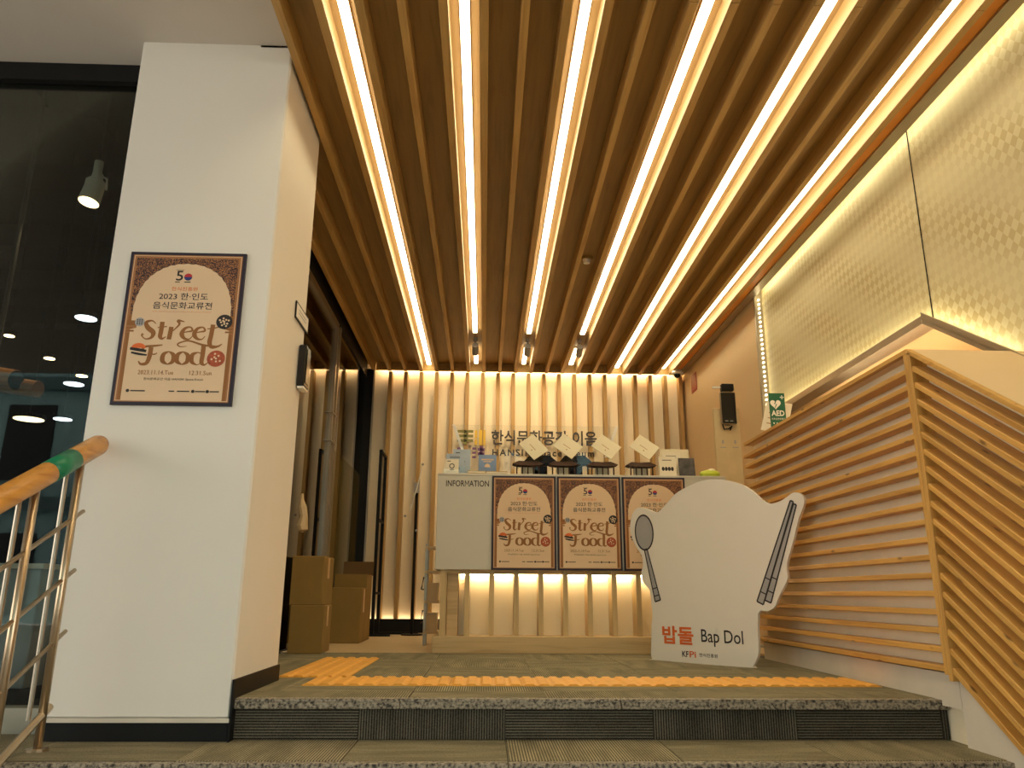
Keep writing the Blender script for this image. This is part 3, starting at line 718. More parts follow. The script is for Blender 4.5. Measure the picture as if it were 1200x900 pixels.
    for k in range(9): disc(m, (.060 + .008 * (k % 3), .322 + .008 * (k // 3)), .003, O, U, V, 6)
    tag(m.build('dish_detail', M['ink'], t), kind='stuff')
    m = MB(); Ov = Vector(O)
    put_text(m, '2023.11.14.Tue', Ov + Vector((.086, 0, .119)), U, V, w=.128, h=.017, res=2); put_text(m, '12.31.Sun', Ov + Vector((.272, 0, .119)), U, V, w=.080, h=.017, res=2)
    tag(m.build('dates', M['gold'], t), kind='stuff')
    m = MB(); put_text(m, '한식문화공간 이음 HANSIK Space E:eum', Ov + Vector((cx, 0, .095)), U, V, w=.215, h=.012, center=True, res=2)
    for a, w in ((.068, .052), (.205, .02), (.235, .045), (.300, .036), (.352, .034)): rect(m, O, a, a + w, .052, .0565)
    for a in (.058, .292, .344): disc(m, (a, .0545), .0065, O, U, V, 10)
    tag(m.build('small_print', M['ink'], t), kind='stuff')
    return t
po = poster_proto()
po.location = (.046, DY - .0005, .524)
tag(po, 'brown arch food festival poster on the counter front, beside the pale information panel', 'poster', 'festival posters')
for x, lb in ((.489, 'brown arch food festival poster at the middle of the counter front, between two like it'),
              (.934, 'brown arch food festival poster on the counter, partly hidden behind the white cut-out board')):
    c = copy_tree(po); c.location = (x, DY - .0005, .524); c['label'] = lb
c = copy_tree(po); c.location = (-1.4745, 3.0185, 1.077); c.scale = (.4705 / PW, 1, .649 / PH)
c['label'] = 'large navy bordered food festival poster alone on the white pillar'

# ------------------------------------------------------------------ white cut-out board
P0 = Vector((1.005, 4.81, 0)); D = Vector((.62, -.785, 0)).normalized(); Nn = Vector((0, 0, 1)).cross(D)
sb = empty('standee', P0, label='white shaped cut-out board with spoon, chopsticks and name, standing before the counter', cat='sign board')
out = [(-.018, .033), (-.009, .006), (.02, .0), (.63, .002), (.670, .012), (.692, .042), (.711, .092), (.724, .277), (.782, .291), (.826, .315), (.858, .369), (.906, .44), (.916, .476), (.914, .524), (.958, .631), (1.003, .75), (1.044, .832), (1.041, .869), (1.017, .89), (.983, .893), (.954, .877), (.903, .854), (.846, .848), (.798, .872), (.764, .907), (.694, .959), (.604, .995), (.51, 1.014), (.411, 1.015), (.307, .99), (.217, .956), (.142, .899), (.085, .86), (.048, .863), (-.026, .89), (-.084, .895), (-.124, .861), (-.147, .781), (-.131, .707), (-.095, .647), (-.059, .603), (-.053, .546), (-.068, .504), (-.057, .448), (-.031, .42), (-.005, .392), (.001, .323), (.006, .255), (-.003, .187)]
sm = cat_rom([(a, b, 0) for a, b in out] + [(out[0][0], out[0][1], 0)], 3)[:-1]
MB().prism([(p[0], p[1]) for p in sm], (0, 0, 0), D, (0, 0, 1), Nn, .02).build('board', M['board'], sb)
fo = -Nn * .0008
ink = MB(); grey = MB(); Vv = Vector((0, 0, 1))
def outl(c, rx_, ry_, tilt, w):
    pts = []
    for k in range(33):
        a = 2 * math.pi * k / 32; x_, y_ = rx_ * math.cos(a), ry_ * math.sin(a)
        pts.append((c[0] + x_ * math.cos(tilt) - y_ * math.sin(tilt), c[1] + x_ * math.sin(tilt) + y_ * math.cos(tilt), w))
    return pts
parts_ = []
def utensil(name, fill, line):
    g = fill.build(name + '_print', M['greyprint'], sb); line.build(name + '_outline', M['ink'], sb)
def bar(fill, line, a, b, w0, w1):
    stroke(fill, [(*a, w0), (*b, w1)], fo, D, Vv, 1); d = Vector((b[0] - a[0], b[1] - a[1])).normalized(); n = Vector((-d.y, d.x))
    pts = [(a[0] + n.x * w0 / 2, a[1] + n.y * w0 / 2, .008), (b[0] + n.x * w1 / 2, b[1] + n.y * w1 / 2, .008), (b[0] - n.x * w1 / 2, b[1] - n.y * w1 / 2, .008), (a[0] - n.x * w0 / 2, a[1] - n.y * w0 / 2, .008)]
    for p_, q_ in zip(pts, pts[1:] + pts[:1]): stroke(line, [p_, q_], fo * 1.6, D, Vv, 1)
    for tt in (.76, .9):
        p_ = (a[0] + (b[0] - a[0]) * tt, a[1] + (b[1] - a[1]) * tt); w_ = w0 + (w1 - w0) * tt
        stroke(line, [(p_[0] + n.x * w_ / 2, p_[1] + n.y * w_ / 2, .006), (p_[0] - n.x * w_ / 2, p_[1] - n.y * w_ / 2, .006)], fo * 1.6, D, Vv, 1)
f1, l1 = MB(), MB()
stroke(l1, outl((-.034, .742), .070, .106, .08, .010), fo * 1.6, D, Vv, 1); disc(f1, (-.034, .742), .068, fo, D, Vv, 24, ry=.104)
bar(f1, l1, (-.026, .640), (.052, .336), .022, .042); utensil('spoon', f1, l1)
f1, l1 = MB(), MB(); bar(f1, l1, (.992, .832), (.789, .340), .018, .038); utensil('chopstick', f1, l1)
f1, l1 = MB(), MB(); bar(f1, l1, (.976, .850), (.742, .332), .018, .040); utensil('chopstick', f1, l1)
put_letters('letter', 'Bap Dol', fo * 1.4 + D * .351 + Vv * .096, D, Vv, M['ink'], sb, w=.272, h=.090, bold=.006)
put_letters('letter', '밥돌', fo * 1.4 + D * .075 + Vv * .097, D, Vv, M['orangeink'], sb, w=.223, h=.100, bold=.028)
m = MB(); put_text(m, '한식진흥원', fo * 1.4 + D * .331 + Vv * .038, D, Vv, w=.122, h=.020, bold=.012, res=2)
tag(m.build('institute_name', M['ink'], sb), kind='stuff')
put_letters('letter', 'KF', fo * 1.4 + D * .213 + Vv * .031, D, Vv, M['ink'], sb, w=.045, h=.032, bold=.02)
put_letters('letter', 'Pi', fo * 1.4 + D * .264 + Vv * .031, D, Vv, M['orangeink'], sb, w=.045, h=.034, bold=.02)
m = MB(); m.box(.26, .42, .021, .15, .0, .30); m.build('prop', M['cardside'], sb).rotation_euler = (0, 0, math.atan2(D.y, D.x))
bs = MB().box(1.52, 1.66, 4.98, 5.14, 0, .014).build('weight_plate', M['white']); tag(bs, 'small white base plate on the floor at the right of the cut-out board', 'base plate')
bs2 = MB().ball((1.59, 5.07, .0395), .05, 12, 6, 1.2, 1, .5).build('dark_bag', M['black']); tag(bs2, 'small black bundle lying on the white base plate by the slats', 'bundle')

# ------------------------------------------------------------------ things on the counter
ZC = 1.1665
def hanok(mat, w=.215, d=.10, h=.112):
    t = empty('pavilion_model')
    MB().box(-w * .40, w * .40, -d * .4, d * .4, 0, .010).build('base', mat, t)
    for k in range(5):
        x = -w * .36 + k * w * .18
        m = MB(); m.box(x - .0045, x + .0045, -d * .36, -d * .28, .010, h * .66); m.build('post', mat, t)
    MB().box(-w * .22, w * .22, d * .1, d * .3, .010, h * .60).build('hall', M['cardpaper'] if h < .15 else mat, t)
    # hipped roof with upturned eaves
    pr = []
    for k in range(9):
        s_ = -1 + k / 4; pr.append((s_ * w * .5, h * .64 + .012 * s_ * s_ * s_ * s_))
    tp = [(w * .30, h), (w * .26, h * .96), (-w * .26, h * .96), (-w * .30, h)]
    m = MB(); n = len(pr)
    front = [(x, -d * .5, z) for x, z in pr]; back = [(x, d * .5, z) for x, z in pr]
    ridge = [(max(-w * .29, min(w * .29, x * .6)), 0, h - .004 * (1 - abs(x / (w * .5)))) for x, z in pr]
    for k in range(n - 1):
        m.quad(front[k], front[k + 1], ridge[k + 1], ridge[k]); m.quad(back[k + 1], back[k], ridge[k], ridge[k + 1]); m.quad(front[k + 1], front[k], back[k], back[k + 1])
    m.quad(front[0], ridge[0], back[0]); m.quad(front[-1], back[-1], ridge[-1])
    m.build('roof', mat, t)
    return t
HX = [.295, .545, .82, 1.095]
order = ['first', 'second', 'third', 'last']
h0 = hanok(M['walnut'])
for i, x in enumerate(HX):
    o = h0 if i == 0 else copy_tree(h0)
    o.location = (x, 5.42, ZC)
    tag(o, 'small dark Korean pavilion model under a cream card, %s from the INFORMATION end' % order[i], 'model', 'pavilion models on the counter')
for i, x in enumerate((.40, .66)):
    if i == 0: o = hanok(M['ebony'], .25, .12, .20); h1 = o
    else: o = copy_tree(h1)
    o.location = (x, 5.69, ZC)
    tag(o, 'taller black pavilion model behind the gap between the %s cream cards' % ('first and second' if i == 0 else 'second and third'), 'model', 'black pavilion models')
for i, x in enumerate((.285, .537, .812, 1.085)):
    m = MB(); a = .10; b = .088
    m.box(-.085, .085, -.002, .002, -.066, .066)
    o = m.build('card', M['cardpaper']); o.location = (x, 5.40, ZC + .172)
    mk = MB(); stroke(mk, [(-.035, .008, .004), (.03, .008, .004)], (0, -.0028, 0), (1, 0, 0), (0, 0, 1), 1); disc(mk, (.012, -.014), .005, (0, -.0028, 0), (1, 0, 0), (0, 0, 1), 8)
    tag(mk.build('print', M['copper'], o), kind='stuff').location = (0, 0, .051)
    # turn on a corner and lean back
    o.rotation_euler = (Matrix.Rotation(R(-22), 3, 'X') @ Matrix.Rotation(R(40 if i else 52), 3, 'Y')).to_euler()
    tag(o, 'cream card on its corner above a pavilion model, %s from the INFORMATION end' % order[i], 'card', 'cards on the pavilion models')

def leaflet(name, x0, x1, z0, z1, y, mat, label, cat, lean=-8, motif=None, group=None):
    t = empty(name, ((x0 + x1) / 2, y, z0), label=label, cat=cat, group=group); t.rotation_euler = (R(lean), 0, 0)
    w, h = (x1 - x0) / 2, z1 - z0
    MB().box(-w, w, -.003, .003, 0, h).build('sheet', mat, t)
    if motif:
        m = MB(); O = (0, -.0036, 0); U = (1, 0, 0); V = (0, 0, 1)
        if motif == 'ring': stroke(m, outl((0, h * .52), w * .34, w * .34, 0, .006), O, U, V, 1); stroke(m, [(-w * .7, h * .86, .006), (-w * .2, h * .86, .006)], O, U, V, 1); stroke(m, [(-w * .3, h * .27, .006), (w * .3, h * .27, .006)], O, U, V, 1)
        if motif == 'lines':
            for q_ in (.86, .80, .30, .24): stroke(m, [(-w * .6, h * q_, .004), (w * .5, h * q_, .004)], O, U, V, 1)
        if motif == 'figures':
            for k in range(4): disc(m, (-w * .55 + k * w * .36, h * .42), .011, O, U, V, 8, ry=.016)
            stroke(m, [(-w * .6, h * .85, .005), (w * .5, h * .85, .005)], O, U, V, 1)
        if motif == 'arch':
            disc(m, (0, h * .28), w * .32, O, U, V, 14, 0, math.pi, ry=h * .2); stroke(m, [(-w * .7, h * .72, .010), (w * .7, h * .72, .010)], O, U, V, 1); stroke(m, [(-w * .45, h * .6, .007), (w * .45, h * .6, .007)], O, U, V, 1)
        m.build('print', M['ink' if motif != 'arch' else 'tan'], t)
    return t
rk = empty('leaflet_rack', (-.195, 5.47, ZC), label='stepped clear leaflet rack at the left end of the counter', cat='rack')
MB().box(-.10, .09, -.07, .06, 0, .012).build('rack_base', M['tan'], rk)
for k, (a, b, z) in enumerate(((-.10, .00, .03), (-.10, .09, .06))): MB().box(a, b, -.075 + .05 * k, -.072 + .05 * k, .012, .012 + z).build('rack_lip', M['acrylic'], rk)
leaflet('leaflet', -.285, -.190, ZC + .016, ZC + .120, 5.425, M['paper'], 'cream leaflet with a round motif, lowest in the rack at left', 'leaflet', motif='ring', group='leaflets in the rack')
leaflet('leaflet', -.282, -.150, ZC + .016, ZC + .165, 5.455, M['palepaper'], 'pale blue leaflet behind the cream one in the left rack', 'leaflet', motif='lines', group='leaflets in the rack')
leaflet('leaflet', -.235, -.110, ZC + .016, ZC + .205, 5.485, M['palepaper'], 'tallest pale blue leaflet with a ring at the back of the left rack', 'leaflet', motif='ring', group='leaflets in the rack')
for i, (a, b, y) in enumerate(((-.125, -.002, 5.43), (.004, .150, 5.44))):
    for k in range(2):
        t = empty('booklet', ((a + b) / 2, y + .05, ZC + .0185 * k), label='cream booklet pile in front of the small card, %s of the %s stack' % (('bottom', 'top')[k], ('left', 'right')[i]), cat='booklet', group='booklets on the counter')
        w = (b - a) / 2
        MB().box(-w, w, -.06, .06, .003, .015).build('pages', M['paper'], t); MB().box(-w - .002, w + .002, -.062, .062, .015, .018).build('cover', M['cardside'], t); MB().box(-w - .002, w + .002, -.062, .062, 0, .003).build('back_cover', M['cardside'], t)
leaflet('standing_card', -.052, .075, ZC + .04, ZC + .168, 5.50, M['bluepaper'], 'small blue card with a white arch standing behind the booklet stacks', 'card', motif='arch')
# right end of the counter
leaflet('booklet_cover', 1.225, 1.345, ZC, ZC + .150, 5.40, M['paper'], 'cream booklet with a row of small figures, left end of the right group', 'booklet', motif='figures')
leaflet('booklet_cover', 1.262, 1.395, ZC, ZC + .195, 5.45, M['paper'], 'cream booklet with one dark line, middle height behind the figures booklet', 'booklet', motif='lines')
leaflet('booklet_cover', 1.262, 1.470, ZC, ZC + .228, 5.50, M['cardpaper'], 'tall cream brochure with a ring motif at the back of the right group', 'booklet', motif='ring')
leaflet('photo_card', 1.362, 1.476, ZC, ZC + .142, 5.39, M['photo'], 'black and white photo card at the right end of the counter', 'card')
ts = empty('tissue_packet', (1.585, 5.42, ZC), label='lime green tissue packet lying on the counter behind the cut-out board', cat='tissue packet')
MB().ball((0, 0, .030), .075, 14, 7, 1, .6, .42).build('wrapper', M['lime'], ts, smooth=True); MB().ball((.012, -.01, .055), .03, 10, 5, 1, .6, .5).build('tissue', M['paper'], ts, smooth=True)

# clear guard
gd = empty('acrylic_guard', (.35, 5.59, ZC), label='clear acrylic guard screen standing along the counter top', cat='screen')
MB().box(-.61, .62, -.003, .003, 0, .40).build('sheet', M['acrylic'], gd)
for x, s_ in ((-.60, 1), (.60, -1)):
    m = MB(); m.prism([(0, .40), (.022, .40), (.022 + s_ * .085, .17), (s_ * .085, .17)], (x, -.008, 0), (1, 0, 0), (0, 0, 1), (0, -1, 0), .004); m.build('brace', M['white'], gd)
for x in (-.35, .35): MB().box(x - .05, x + .05, -.025, .025, 0, .006).build('foot', M['acrylic'], gd)

# ------------------------------------------------------------------ sign on the fin wall
sg = empty('wall_sign', (.4, 7.966, 1.75), label='raised Korean and English name lettering with striped logo on the fin wall', cat='sign'); GO = Vector((.4, 7.966, 1.75))
def G(x, z): return Vector((x, 7.966, z)) - GO
put_letters('korean_letter', '한식문화공간 이음', G(.055, 1.868), (1, 0, 0), (0, 0, 1), M['signink'], sg, w=1.10, h=.155, bold=.014, thick=.012)
put_letters('small_letter', 'HANSIK Space E:eum', G(.066, 1.730), (1, 0, 0), (0, 0, 1), M['signink'], sg, w=1.06, h=.092, bold=.014, space=1.25, thick=.012)
def slab(m, x0, x1, z0, z1): m.box(x0 - GO.x, x1 - GO.x, -.012, 0, z0 - GO.z, z1 - GO.z)
m = MB()
for z in (2.018, 1.970, 1.922): slab(m, -.300, -.135, z - .026, z)
slab(m, -.232, -.202, 1.865, 2.018); m.build('olive_bars', M['olive'], sg)
m = MB(); slab(m, -.118, -.094, 1.935, 2.02); slab(m, -.118, -.094, 1.862, 1.925); slab(m, -.076, -.042, 1.862, 2.02); slab(m, -.030, -.008, 1.862, 2.02); m.build('yellow_bars', M['yellowletter'], sg)
m = MB()
for z in (1.835, 1.79, 1.745): slab(m, -.300, -.26, z - .02, z); slab(m, -.142, -.104, z - .02, z)
slab(m, -.085, -.015, 1.80, 1.83); slab(m, -.085, -.015, 1.755, 1.785); slab(m, -.066, -.034, 1.740, 1.85); m.build('purple_marks', M['purple'], sg)

# ------------------------------------------------------------------ boxes by the glass door
def carton(x0, x1, y0, y1, z0, z1, label, rz=0, open_top=False, mat='card', flap=None):
    c = ((x0 + x1) / 2, (y0 + y1) / 2, z0); w, d, h = (x1 - x0) / 2, (y1 - y0) / 2, z1 - z0
    t = empty('cardboard_box', c, rz, label=label, cat='box', group='cardboard boxes by the glass door')
    if open_top:
        e = .006; m = MB()
        m.box(-w, w, -d, -d + e, 0, h); m.box(-w, w, d - e, d, 0, h); m.box(-w, -w + e, -d + e, d - e, 0, h); m.box(w - e, w, -d + e, d - e, 0, h); m.box(-w, w, -d, d, 0, e)
        m.build('body', M[mat], t)
        MB().prism([(-w, h), (w, h), (w, h + .12), (-w, h + .12)], (0, d - e, 0), (1, 0, 0), (0, .15, .99), (0, 1, 0), .005).build('flap', M['inner'], t)
    else:
        MB().box(-w, w, -d, d, 0, h).build('body', M[mat], t, bevel=.004)
        MB().box(-w + .004, w - .004, -d - .001, d + .001, h - .003, h + .0015).build('top_flap', M['cardside'], t)
        MB().box(w, w + .001, -.03, .03, h * .55, h * .98).build('packing_tape', M['tape'], t)
    return t
carton(-1.235, -1.022, 5.20, 5.50, 0, .292, 'brown cardboard box on the floor beside the pillar, bottom of the front stack', .03)
carton(-1.240, -1.034, 5.20, 5.51, .2945, .60, 'brown cardboard box by the pillar, upper one of the front stack', -.02)
carton(-1.185, -.945, 6.26, 6.54, 0, .41, 'lower brown cardboard box of the rear pair, nearer one behind the front stack')
carton(-1.215, -.955, 6.58, 6.86, 0, .52, 'tall open cardboard box with raised flap, rearmost by the glass door', open_top=True)

# black sign frame, pole stand, cart
fr = empty('sign_frame', (-.99, 7.45, 0), label='tall narrow black metal display frame leaning by the glass door', cat='stand')
for y in (-.16, .20): MB().box(-.014, .014, y - .012, y + .012, .0, 1.68).build('upright', M['black'], fr)
for z in (1.66, 1.02, .36): MB().box(-.012, .012, -.15, .19, z, z + .022).build('crossbar', M['black'], fr)
MB().box(-.16, .16, -.18, -.14, 0, .018).build('base', M['black'], fr); MB().box(-.10, .38, .18, .22, 0, .02).build('base', M['black'], fr)
pl = empty('pole_stand', (-.657, 7.5, 0), label='thin black pole stand with a clip, before the fin wall', cat='stand')
MB().tube([(0, 0, .01), (0, 0, 1.33)], .014, 10).build('pole', M['black'], pl); MB().tube([(0, 0, 0), (0, 0, .012)], .10, 18).build('base', M['black'], pl)
MB().box(-.030, .024, -.03, .0, 1.30, 1.40).build('clip', M['greyprint'], pl); MB().tube([(-.06, -.03, 1.12), (0, -.03, 1.34), (.05, -.03, 1.57)], .006, 6).build('arm', M['white'], pl)
for p in ((.05, -.03, 1.575), (-.1, -.03, 1.08), (.01, -.02, .945)): MB().ball(p, .013, 8, 5).build('knob', M['greyprint'], pl)
ct = empty('trolley', (-.40, 6.2, 0), label='narrow pale trolley with shelves at the left end of the counter', cat='trolley')
for z in (.08, .30, .52, .70): MB().box(-.05, .06, -.12, .12, z, z + .02).build('shelf', M['bagplastic'], ct)
for y in (-.11, .11): MB().box(-.05, -.035, y - .008, y + .008, .0, .74).build('upright', M['alu'], ct)
for z in (.16, .40): MB().tube([(-.055, -.13, z), (-.07, -.15, z), (-.055, -.13, z + .09)], .006, 6).build('hook', M['black'], ct)
for z in (.10, .32): MB().box(-.03, .05, -.10, .10, z, z + .13).build('bin', M['bagplastic'], ct)
bg_ = MB(); bg_.tube([(-1.222, 5.25, 1.01), (-1.222, 5.25, .97), (-1.216, 5.25, .92), (-1.20, 5.25, .86), (-1.21, 5.25, .80), (-1.20, 5.25, .77), (-1.205, 5.25, .755)], [.008, .014, .030, .026, .040, .034, .012], 9)
o = bg_.build('plastic_bag', M['bagplastic']); tag(o, 'small crumpled pale plastic bag at the glass door above the cardboard boxes', 'bag')

# ------------------------------------------------------------------ on the pillar
pr_ = empty('wall_plate', (-.8985, 3.56, 1.607), label='small white plate with black border on the pillar side', cat='sign')
MB().box(0, .006, -.125, .125, 0, .082).build('border', M['black'], pr_); MB().box(.006, .0068, -.117, .117, .008, .074).build('face', M['paint'], pr_)
m = MB()
for z in (.050, .034): m.quad((.0072, -.08, z), (.0072, .07, z), (.0072, .07, z + .006), (.0072, -.08, z + .006))
m.build('print', M['greyprint'], pr_)
cr = empty('card_reader', (-.899, 3.61, 1.31), label='black access reader on the far edge of the pillar side', cat='reader')
MB().box(.001, .038, -.05, .045, 0, .205).build('body', M['gloss'], cr, bevel=.006); MB().box(.038, .041, -.032, .03, .02, .185).build('screen', M['gloss'], cr); MB().box(.006, .036, -.047, .04, -.01, 0).build('bottom_cap', M['white'], cr)

# ------------------------------------------------------------------ handrail
def hz(y): return .935 - (3.02 - y) * .50
HXR = -1.475
hr = empty('handrail', (HXR, 3.0, ZT), label='stair railing with round wooden handrail, green tape band and steel bars', cat='railing'); HO = Vector((HXR, 3.0, ZT))
def hp(y, z, dx=0): return Vector((HXR + dx, y, z)) - HO
MB().tube([hp(1.2, hz(1.2)), hp(2.965, hz(2.965)), hp(2.985, hz(2.985) + .004)], [.038, .038, .030], 18).build('grip', M['railwood'], hr, smooth=True)
MB().tube([hp(2.66, hz(2.66)), hp(2.80, hz(2.80))], .0388, 18).build('tape_band', M['greentape'], hr, smooth=True)
for k in range(5):
    y = 2.86 - .255 * k
    zb_ = ZT if y > YL else (-.44 if y < 2.27 else -.285)
    MB().tube([hp(y, zb_ + .006), hp(y, hz(y) - .03)], .014, 10).build('post', M['steel'], hr, smooth=True)
    MB().tube([hp(y - .045, zb_ + .1, -.02), hp(y - .045, hz(y) - .055, -.02)], .008, 8).build('post_stay', M['alu'], hr)
    if k < 1: MB().tube([hp(y, zb_), hp(y, zb_ + .008)], .036, 14).build('post_foot', M['steel'], hr)
for k, dz in enumerate((.235, .445, .655)): MB().tube([hp(1.2, hz(1.2) - dz), hp(2.93, hz(2.93) - dz)], .0075, 8).build('bar', M['steel'], hr, smooth=True)
MB().tube([hp(1.2, hz(1.2) - .885), hp(2.9, hz(2.9) - .885)], .013, 8).build('bar', M['steel'], hr)

# ------------------------------------------------------------------ ceiling fittings
for i, k in enumerate((0, 3, 6)):
    c = (slat_x(k - 1) + SW + slat_x(k)) / 2
    t = empty('spotlight', (c, 7.10, 2.744), label='small grey spotlight in a ceiling channel, %s of three before the sign' % ['left', 'middle', 'right'][i], cat='spotlight', group='ceiling spotlights')
    MB().tube([(0, 0, 0), (0, 0, -.035)], .020, 12).build('mount', M['greyprint'], t)
    MB().tube([(0, 0, -.035), (0, -.01, -.075)], .007, 8).build('stem', M['alu'], t)
    MB().tube([(0, -.05, -.085), (0, .07, -.135)], .030, 14).build('head', M['greyprint'], t, smooth=False)
    MB().tube([(0, .070, -.1350), (0, .072, -.1358)], .024, 14).build('lens', M['warmbulb'], t)
    ld = bpy.data.lights.new('spot', 'SPOT'); ld.energy = 7; ld.color = LED; ld.spot_size = R(95); ld.spot_blend = .6; ld.shadow_soft_size = .03
    lo_ = bpy.data.objects.new('spot_beam', ld); COL.objects.link(lo_); lo_.parent = t; lo_.location = (0, .085, -.142)
    lo_.rotation_euler = (Vector((0, .9, -.75))).to_track_quat('-Z', 'Y').to_euler()
sd = empty('smoke_detector', (.715, 5.22, 2.75), label='round smoke detector on the dark oak ceiling between two strip lights', cat='detector')
MB().tube([(0, 0, 0), (0, 0, -.020)], .045, 18).build('base', M['cardside'], sd); MB().tube([(0, 0, -.020), (0, 0, -.045)], [.032, .024], 16).build('sensor', M['white'], sd)
cc = empty('dome_camera', (2.0, 7.80, 2.65), label='white dome security camera under the ceiling corner at right', cat='camera')
MB().tube([(0, 0, 0), (0, 0, -.022)], [.05, .062], 18).build('base', M['white'], cc); MB().tube([(0, 0, -.022), (0, 0, -.038)], [.066, .055], 18).build('housing', M['white'], cc); MB().ball((0, 0, -.040), .036, 14, 8, 1, 1, 1.1).build('dome', M['gloss'], cc, smooth=True)
rs = empty('red_sign', (2.119, 7.60, 2.375), label='small dark red notice high on the right wall by the corner', cat='sign')
MB().box(-.004, 0, -.10, .10, 0, .185).build('plate', M['signred'], rs)
m = MB()
for z in (.03, .06, .09, .12): m.quad((-.0046, -.06, z), (-.0046, .06, z), (-.0046, .06, z + .010), (-.0046, -.06, z + .010))
m.build('print', M['copper'], rs)

# screening kiosk
ks = empty('kiosk', (1.952, 6.12, 0), label='pale upright stand with black face screening tablet by the right wall', cat='kiosk')
MB().box(-.105, .105, -.02, .02, .02, 1.84).build('column', M['kioskpaint'], ks, bevel=.003); MB().box(-.15, .15, -.15, .15, 0, .02).build('foot', M['deskpanel'], ks)
tb = MB().box(-.060, .066, -.075, -.045, 1.70, 1.965).build('tablet', M['alu'], ks, bevel=.006); MB().box(-.054, .060, -.078, -.0745, 1.706, 1.959).build('screen', M['gloss'], ks)
MB().box(-.045, .055, -.085, -.03, 1.975, 2.035).build('sensor_head', M['black'], ks, bevel=.006); MB().box(-.11, -.045, -.05, -.03, 2.005, 2.02).build('sensor_arm', M['white'], ks)
MB().box(-.02, .02, -.05, -.02, 1.70, 1.80).build('bracket', M['black'], ks); MB().tube([(-.05, -.06, 1.70), (-.04, -.06, 1.66), (0, -.05, 1.665), (.03, -.04, 1.69), (.02, -.022, 1.66)], .006, 6).build('cable', M['black'], ks)
m = MB()
for x in (-.045, .055):
    m.quad((x - .008, -.0206, 1.55), (x + .008, -.0206, 1.55), (x + .008, -.0206, 1.58), (x - .008, -.0206, 1.58)); m.quad((x - .025, -.0206, 1.515), (x + .025, -.0206, 1.515), (x + .025, -.0206, 1.522), (x - .025, -.0206, 1.522))
for x in (-.02, .02): m.quad((x - .012, -.079, 1.722), (x + .012, -.079, 1.722), (x + .012, -.079, 1.728), (x - .012, -.079, 1.728))
m.build('icons', M['greyprint'], ks)

# AED sign and paper on the parapet end
ae = empty('aed_sign', (1.722, 4.42, 1.329), label='green AED sign with white heart on top of the slatted parapet', cat='sign')
MB().box(-.047, .047, 0, .004, 0, .205).build('plate', M['signgreen'], ae)
m = MB(); O = (0, -.0006, 0); U = (1, 0, 0); V = (0, 0, 1)
put_text(m, 'AED', (0, -.0006, .066), U, V, w=.078, h=.034, bold=.03, center=True)
put_text(m, '자동심장충격기', (0, -.0006, .042), U, V, w=.080, h=.012, center=True, res=1)
for k in range(4): disc(m, (-.028 + k * .019, .022), .005, O, U, V, 6)
hp_ = []
for k in range(28):
    a = 2 * math.pi * k / 28; hp_.append((-.010 + .0020 * 16 * math.sin(a) ** 3, .138 + .0020 * (13 * math.cos(a) - 5 * math.cos(2 * a) - 2 * math.cos(3 * a) - math.cos(4 * a))))
m.quad(*[Vector((p[0], -.0006, p[1])) for p in hp_])
m.box(.028, .034, -.0008, -.0004, .168, .192); m.box(.019, .043, -.0008, -.0004, .177, .183)
m.build('white_print', M['white'], ae)
m = MB(); stroke(m, [(-.006, .158, .006), (-.016, .138, .006), (-.004, .138, .006), (-.014, .116, .004)], (0, -.0010, 0), U, V, 1); m.build('flash', M['signgreen'], ae)
pp = empty('notice_paper', (1.74, 4.56, 1.329), label='leaning white notice sheet behind the green AED sign', cat='paper'); pp.rotation_euler = (R(-12), R(14), R(-25))
MB().box(-.075, .075, 0, .002, 0, .20).build('sheet', M['paper'], pp)
m = MB()
for k in range(4): stroke(m, [(-.05, .05 + .035 * k, .006), (.05 - .02 * (k % 2), .05 + .035 * k, .006)], (0, -.0008, 0), U, V, 1)
m.build('print', M['copper'], pp)

# ------------------------------------------------------------------ shop fittings behind the storefront glass
sl = empty('track_spotlight', (-2.27, 4.1, 3.20), label='lit white track spotlight hanging in the dark shop window', cat='spotlight'); sl.rotation_euler = (0, 0, 0)
for_px = None
MB().tube([(0, 0, .19), (0, 0, -.42)], .006, 6).build('cord', M['black'], sl)
MB().tube([(0, 0, -.42), (0, 0, -.50)], .024, 12).build('neck', M['white'], sl)
MB().tube([(.004, 0, -.55), (-.012, -.02, -.69)], [.050, .058], 18).build('shade', M['white'], sl)
MB().tube([(-.012, -.02, -.690), (-.0122, -.0203, -.692)], .052, 18).build('lens', M['warmbulb'], sl)
MB().tube([(.004, 0, -.50), (.004, 0, -.55)], .03, 12).build('heat_sink', M['white'], sl)
ld = bpy.data.lights.new('track_beam', 'SPOT'); ld.energy = 30; ld.color = LED; ld.spot_size = R(80); ld.shadow_soft_size = .04
lo_ = bpy.data.objects.new('track_beam', ld); COL.objects.link(lo_); lo_.parent = sl; lo_.location = (-.013, -.021, -.70); lo_.rotation_euler = (R(-8), R(4), 0)
MB().tube([(-.06, 0, -.60), (-.055, 0, -.53), (0, 0, -.50), (.06, 0, -.53), (.065, 0, -.60)], .006, 6).build('yoke', M['white'], sl)
dl = [(-3.1, 5.2, 'warmbulb'), (-2.6, 6.2, 'warmbulb'), (-2.2, 6.7, 'warmdim'), (-2.35, 4.9, 'coolreflection'), (-2.7, 7.6, 'coolreflection'), (-3.3, 8.2, 'warmdim'), (-2.9, 8.5, 'coolreflection')]
DLL = []
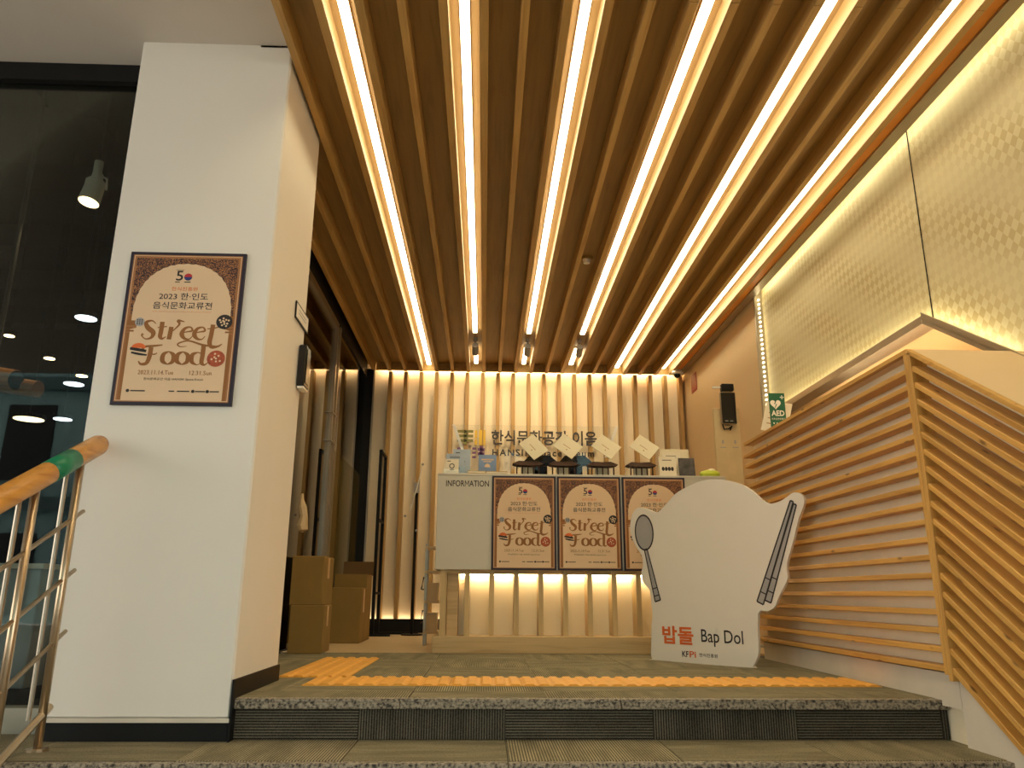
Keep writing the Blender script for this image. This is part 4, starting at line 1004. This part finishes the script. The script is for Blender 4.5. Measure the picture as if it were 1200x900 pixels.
def lamp_reflection(x, y, z, r, mat, label):  # glowing disc in place of a lamp mirrored in the glass; cord added
    t = empty('lamp_reflection', (x, y, z), label=label, cat='light', group='lamp reflections in the shop glass')
    MB().tube([(0, 0, .0), (0, 0, .03)], r * 1.08, 18).build('rim', M['darkceil'], t); MB().tube([(0, 0, .03), (0, 0, 3.39 - z)], .004, 5).build('cord', M['black'], t); MB().tube([(0, 0, -.004), (0, 0, 0)], r, 18).build('diffuser', M[mat], t)
# (x, y, z, radius)
for a in ((-2.42, 4.5, 1.96, .060, 'coolreflection', 'cool white disc standing in for a lamp reflection, nearest the pillar poster'),
          (-3.55, 5.6, 2.20, .034, 'warmbulb', 'tiny warm disc standing in for a lamp reflection, farthest from the pillar'),
          (-3.23, 5.6, 2.03, .036, 'warmbulb', 'tiny warm disc standing in for a lamp reflection, middle of three small ones'),
          (-2.976, 5.6, 1.90, .038, 'warmbulb', 'tiny warm disc standing in for a lamp reflection, nearest the pillar of three small ones'),
          (-2.70, 5.0, 1.68, .060, 'coolreflection', 'cool disc standing in for a lamp reflection, between the small warm discs and the handrail'),
          (-2.95, 5.0, 1.442, .088, 'warmdim', 'broad warm disc standing in for a lamp reflection, low above the handrail'),
          (-2.79, 5.1, 1.466, .055, 'coolreflection', 'cool small disc standing in for a lamp reflection beside the broad warm one')): lamp_reflection(*a)
tb_ = empty('barrel_lamp', (-2.27, 3.72, 1.36), label='brown twin barrel lamp inside the shop at the left edge', cat='lamp')
MB().tube([(-.35, .05, .06), (-.02, 0, 0)], .05, 16).build('barrel', M['brown'], tb_); MB().tube([(-.30, .12, .03), (.06, .06, -.03)], .042, 16).build('barrel', M['brown'], tb_)
MB().tube([(-.02, 0, 0), (-.015, -.001, -.001)], .046, 16).build('lens', M['gloss'], tb_); MB().tube([(-.2, .1, .08), (-.2, .1, 1.9)], .012, 8).build('stem', M['black'], tb_)
cb = empty('cabinet', (-2.55, 4.3, ZT), label='pale low cabinet inside the shop behind the railing', cat='cabinet')
MB().box(-.4, .35, -.25, .25, .06, .62).build('body', M['palepaper'], cb, bevel=.005); MB().box(-.42, .37, -.27, .27, .62, .645).build('top', M['white'], cb); MB().box(-.36, .31, -.22, .22, 0, .06).build('base', M['black'], cb)
# unseen lamp added so the pale panels of the shop wall read through the door
ld = bpy.data.lights.new('added_shop_wash', 'AREA'); ld.energy = 26; ld.color = (1, .74, .4); ld.size = .5; ld.size_y = .3; ld.spread = R(110); ld.shape = 'RECTANGLE'
lo_ = bpy.data.objects.new('added_shop_wash', ld); COL.objects.link(lo_); lo_.location = (-1.9, 8.2, 2.9); lo_.rotation_euler = (R(38), 0, 0)

# ------------------------------------------------------------------ the house across the street, seen in the glass
bd = empty('building', (-3, -15, -.44), label='grey stone building across the street, mirrored in the shop window', cat='building')
MB().box(-16, 12, -1, 0, 0, 16).build('wall', M['facade'], bd)
for z in (2.9, 6.2, 9.5, 12.8): MB().box(-16, 12, 0, .25, z, z + .35).build('cornice', M['cornice'], bd)
for z in (.2, 3.7, 7.0, 10.3):
    for k in range(11): MB().box(-15.2 + 2.5 * k, -13.9 + 2.5 * k, 0, .04, z, z + 2.1).build('window', M['winddark'], bd)
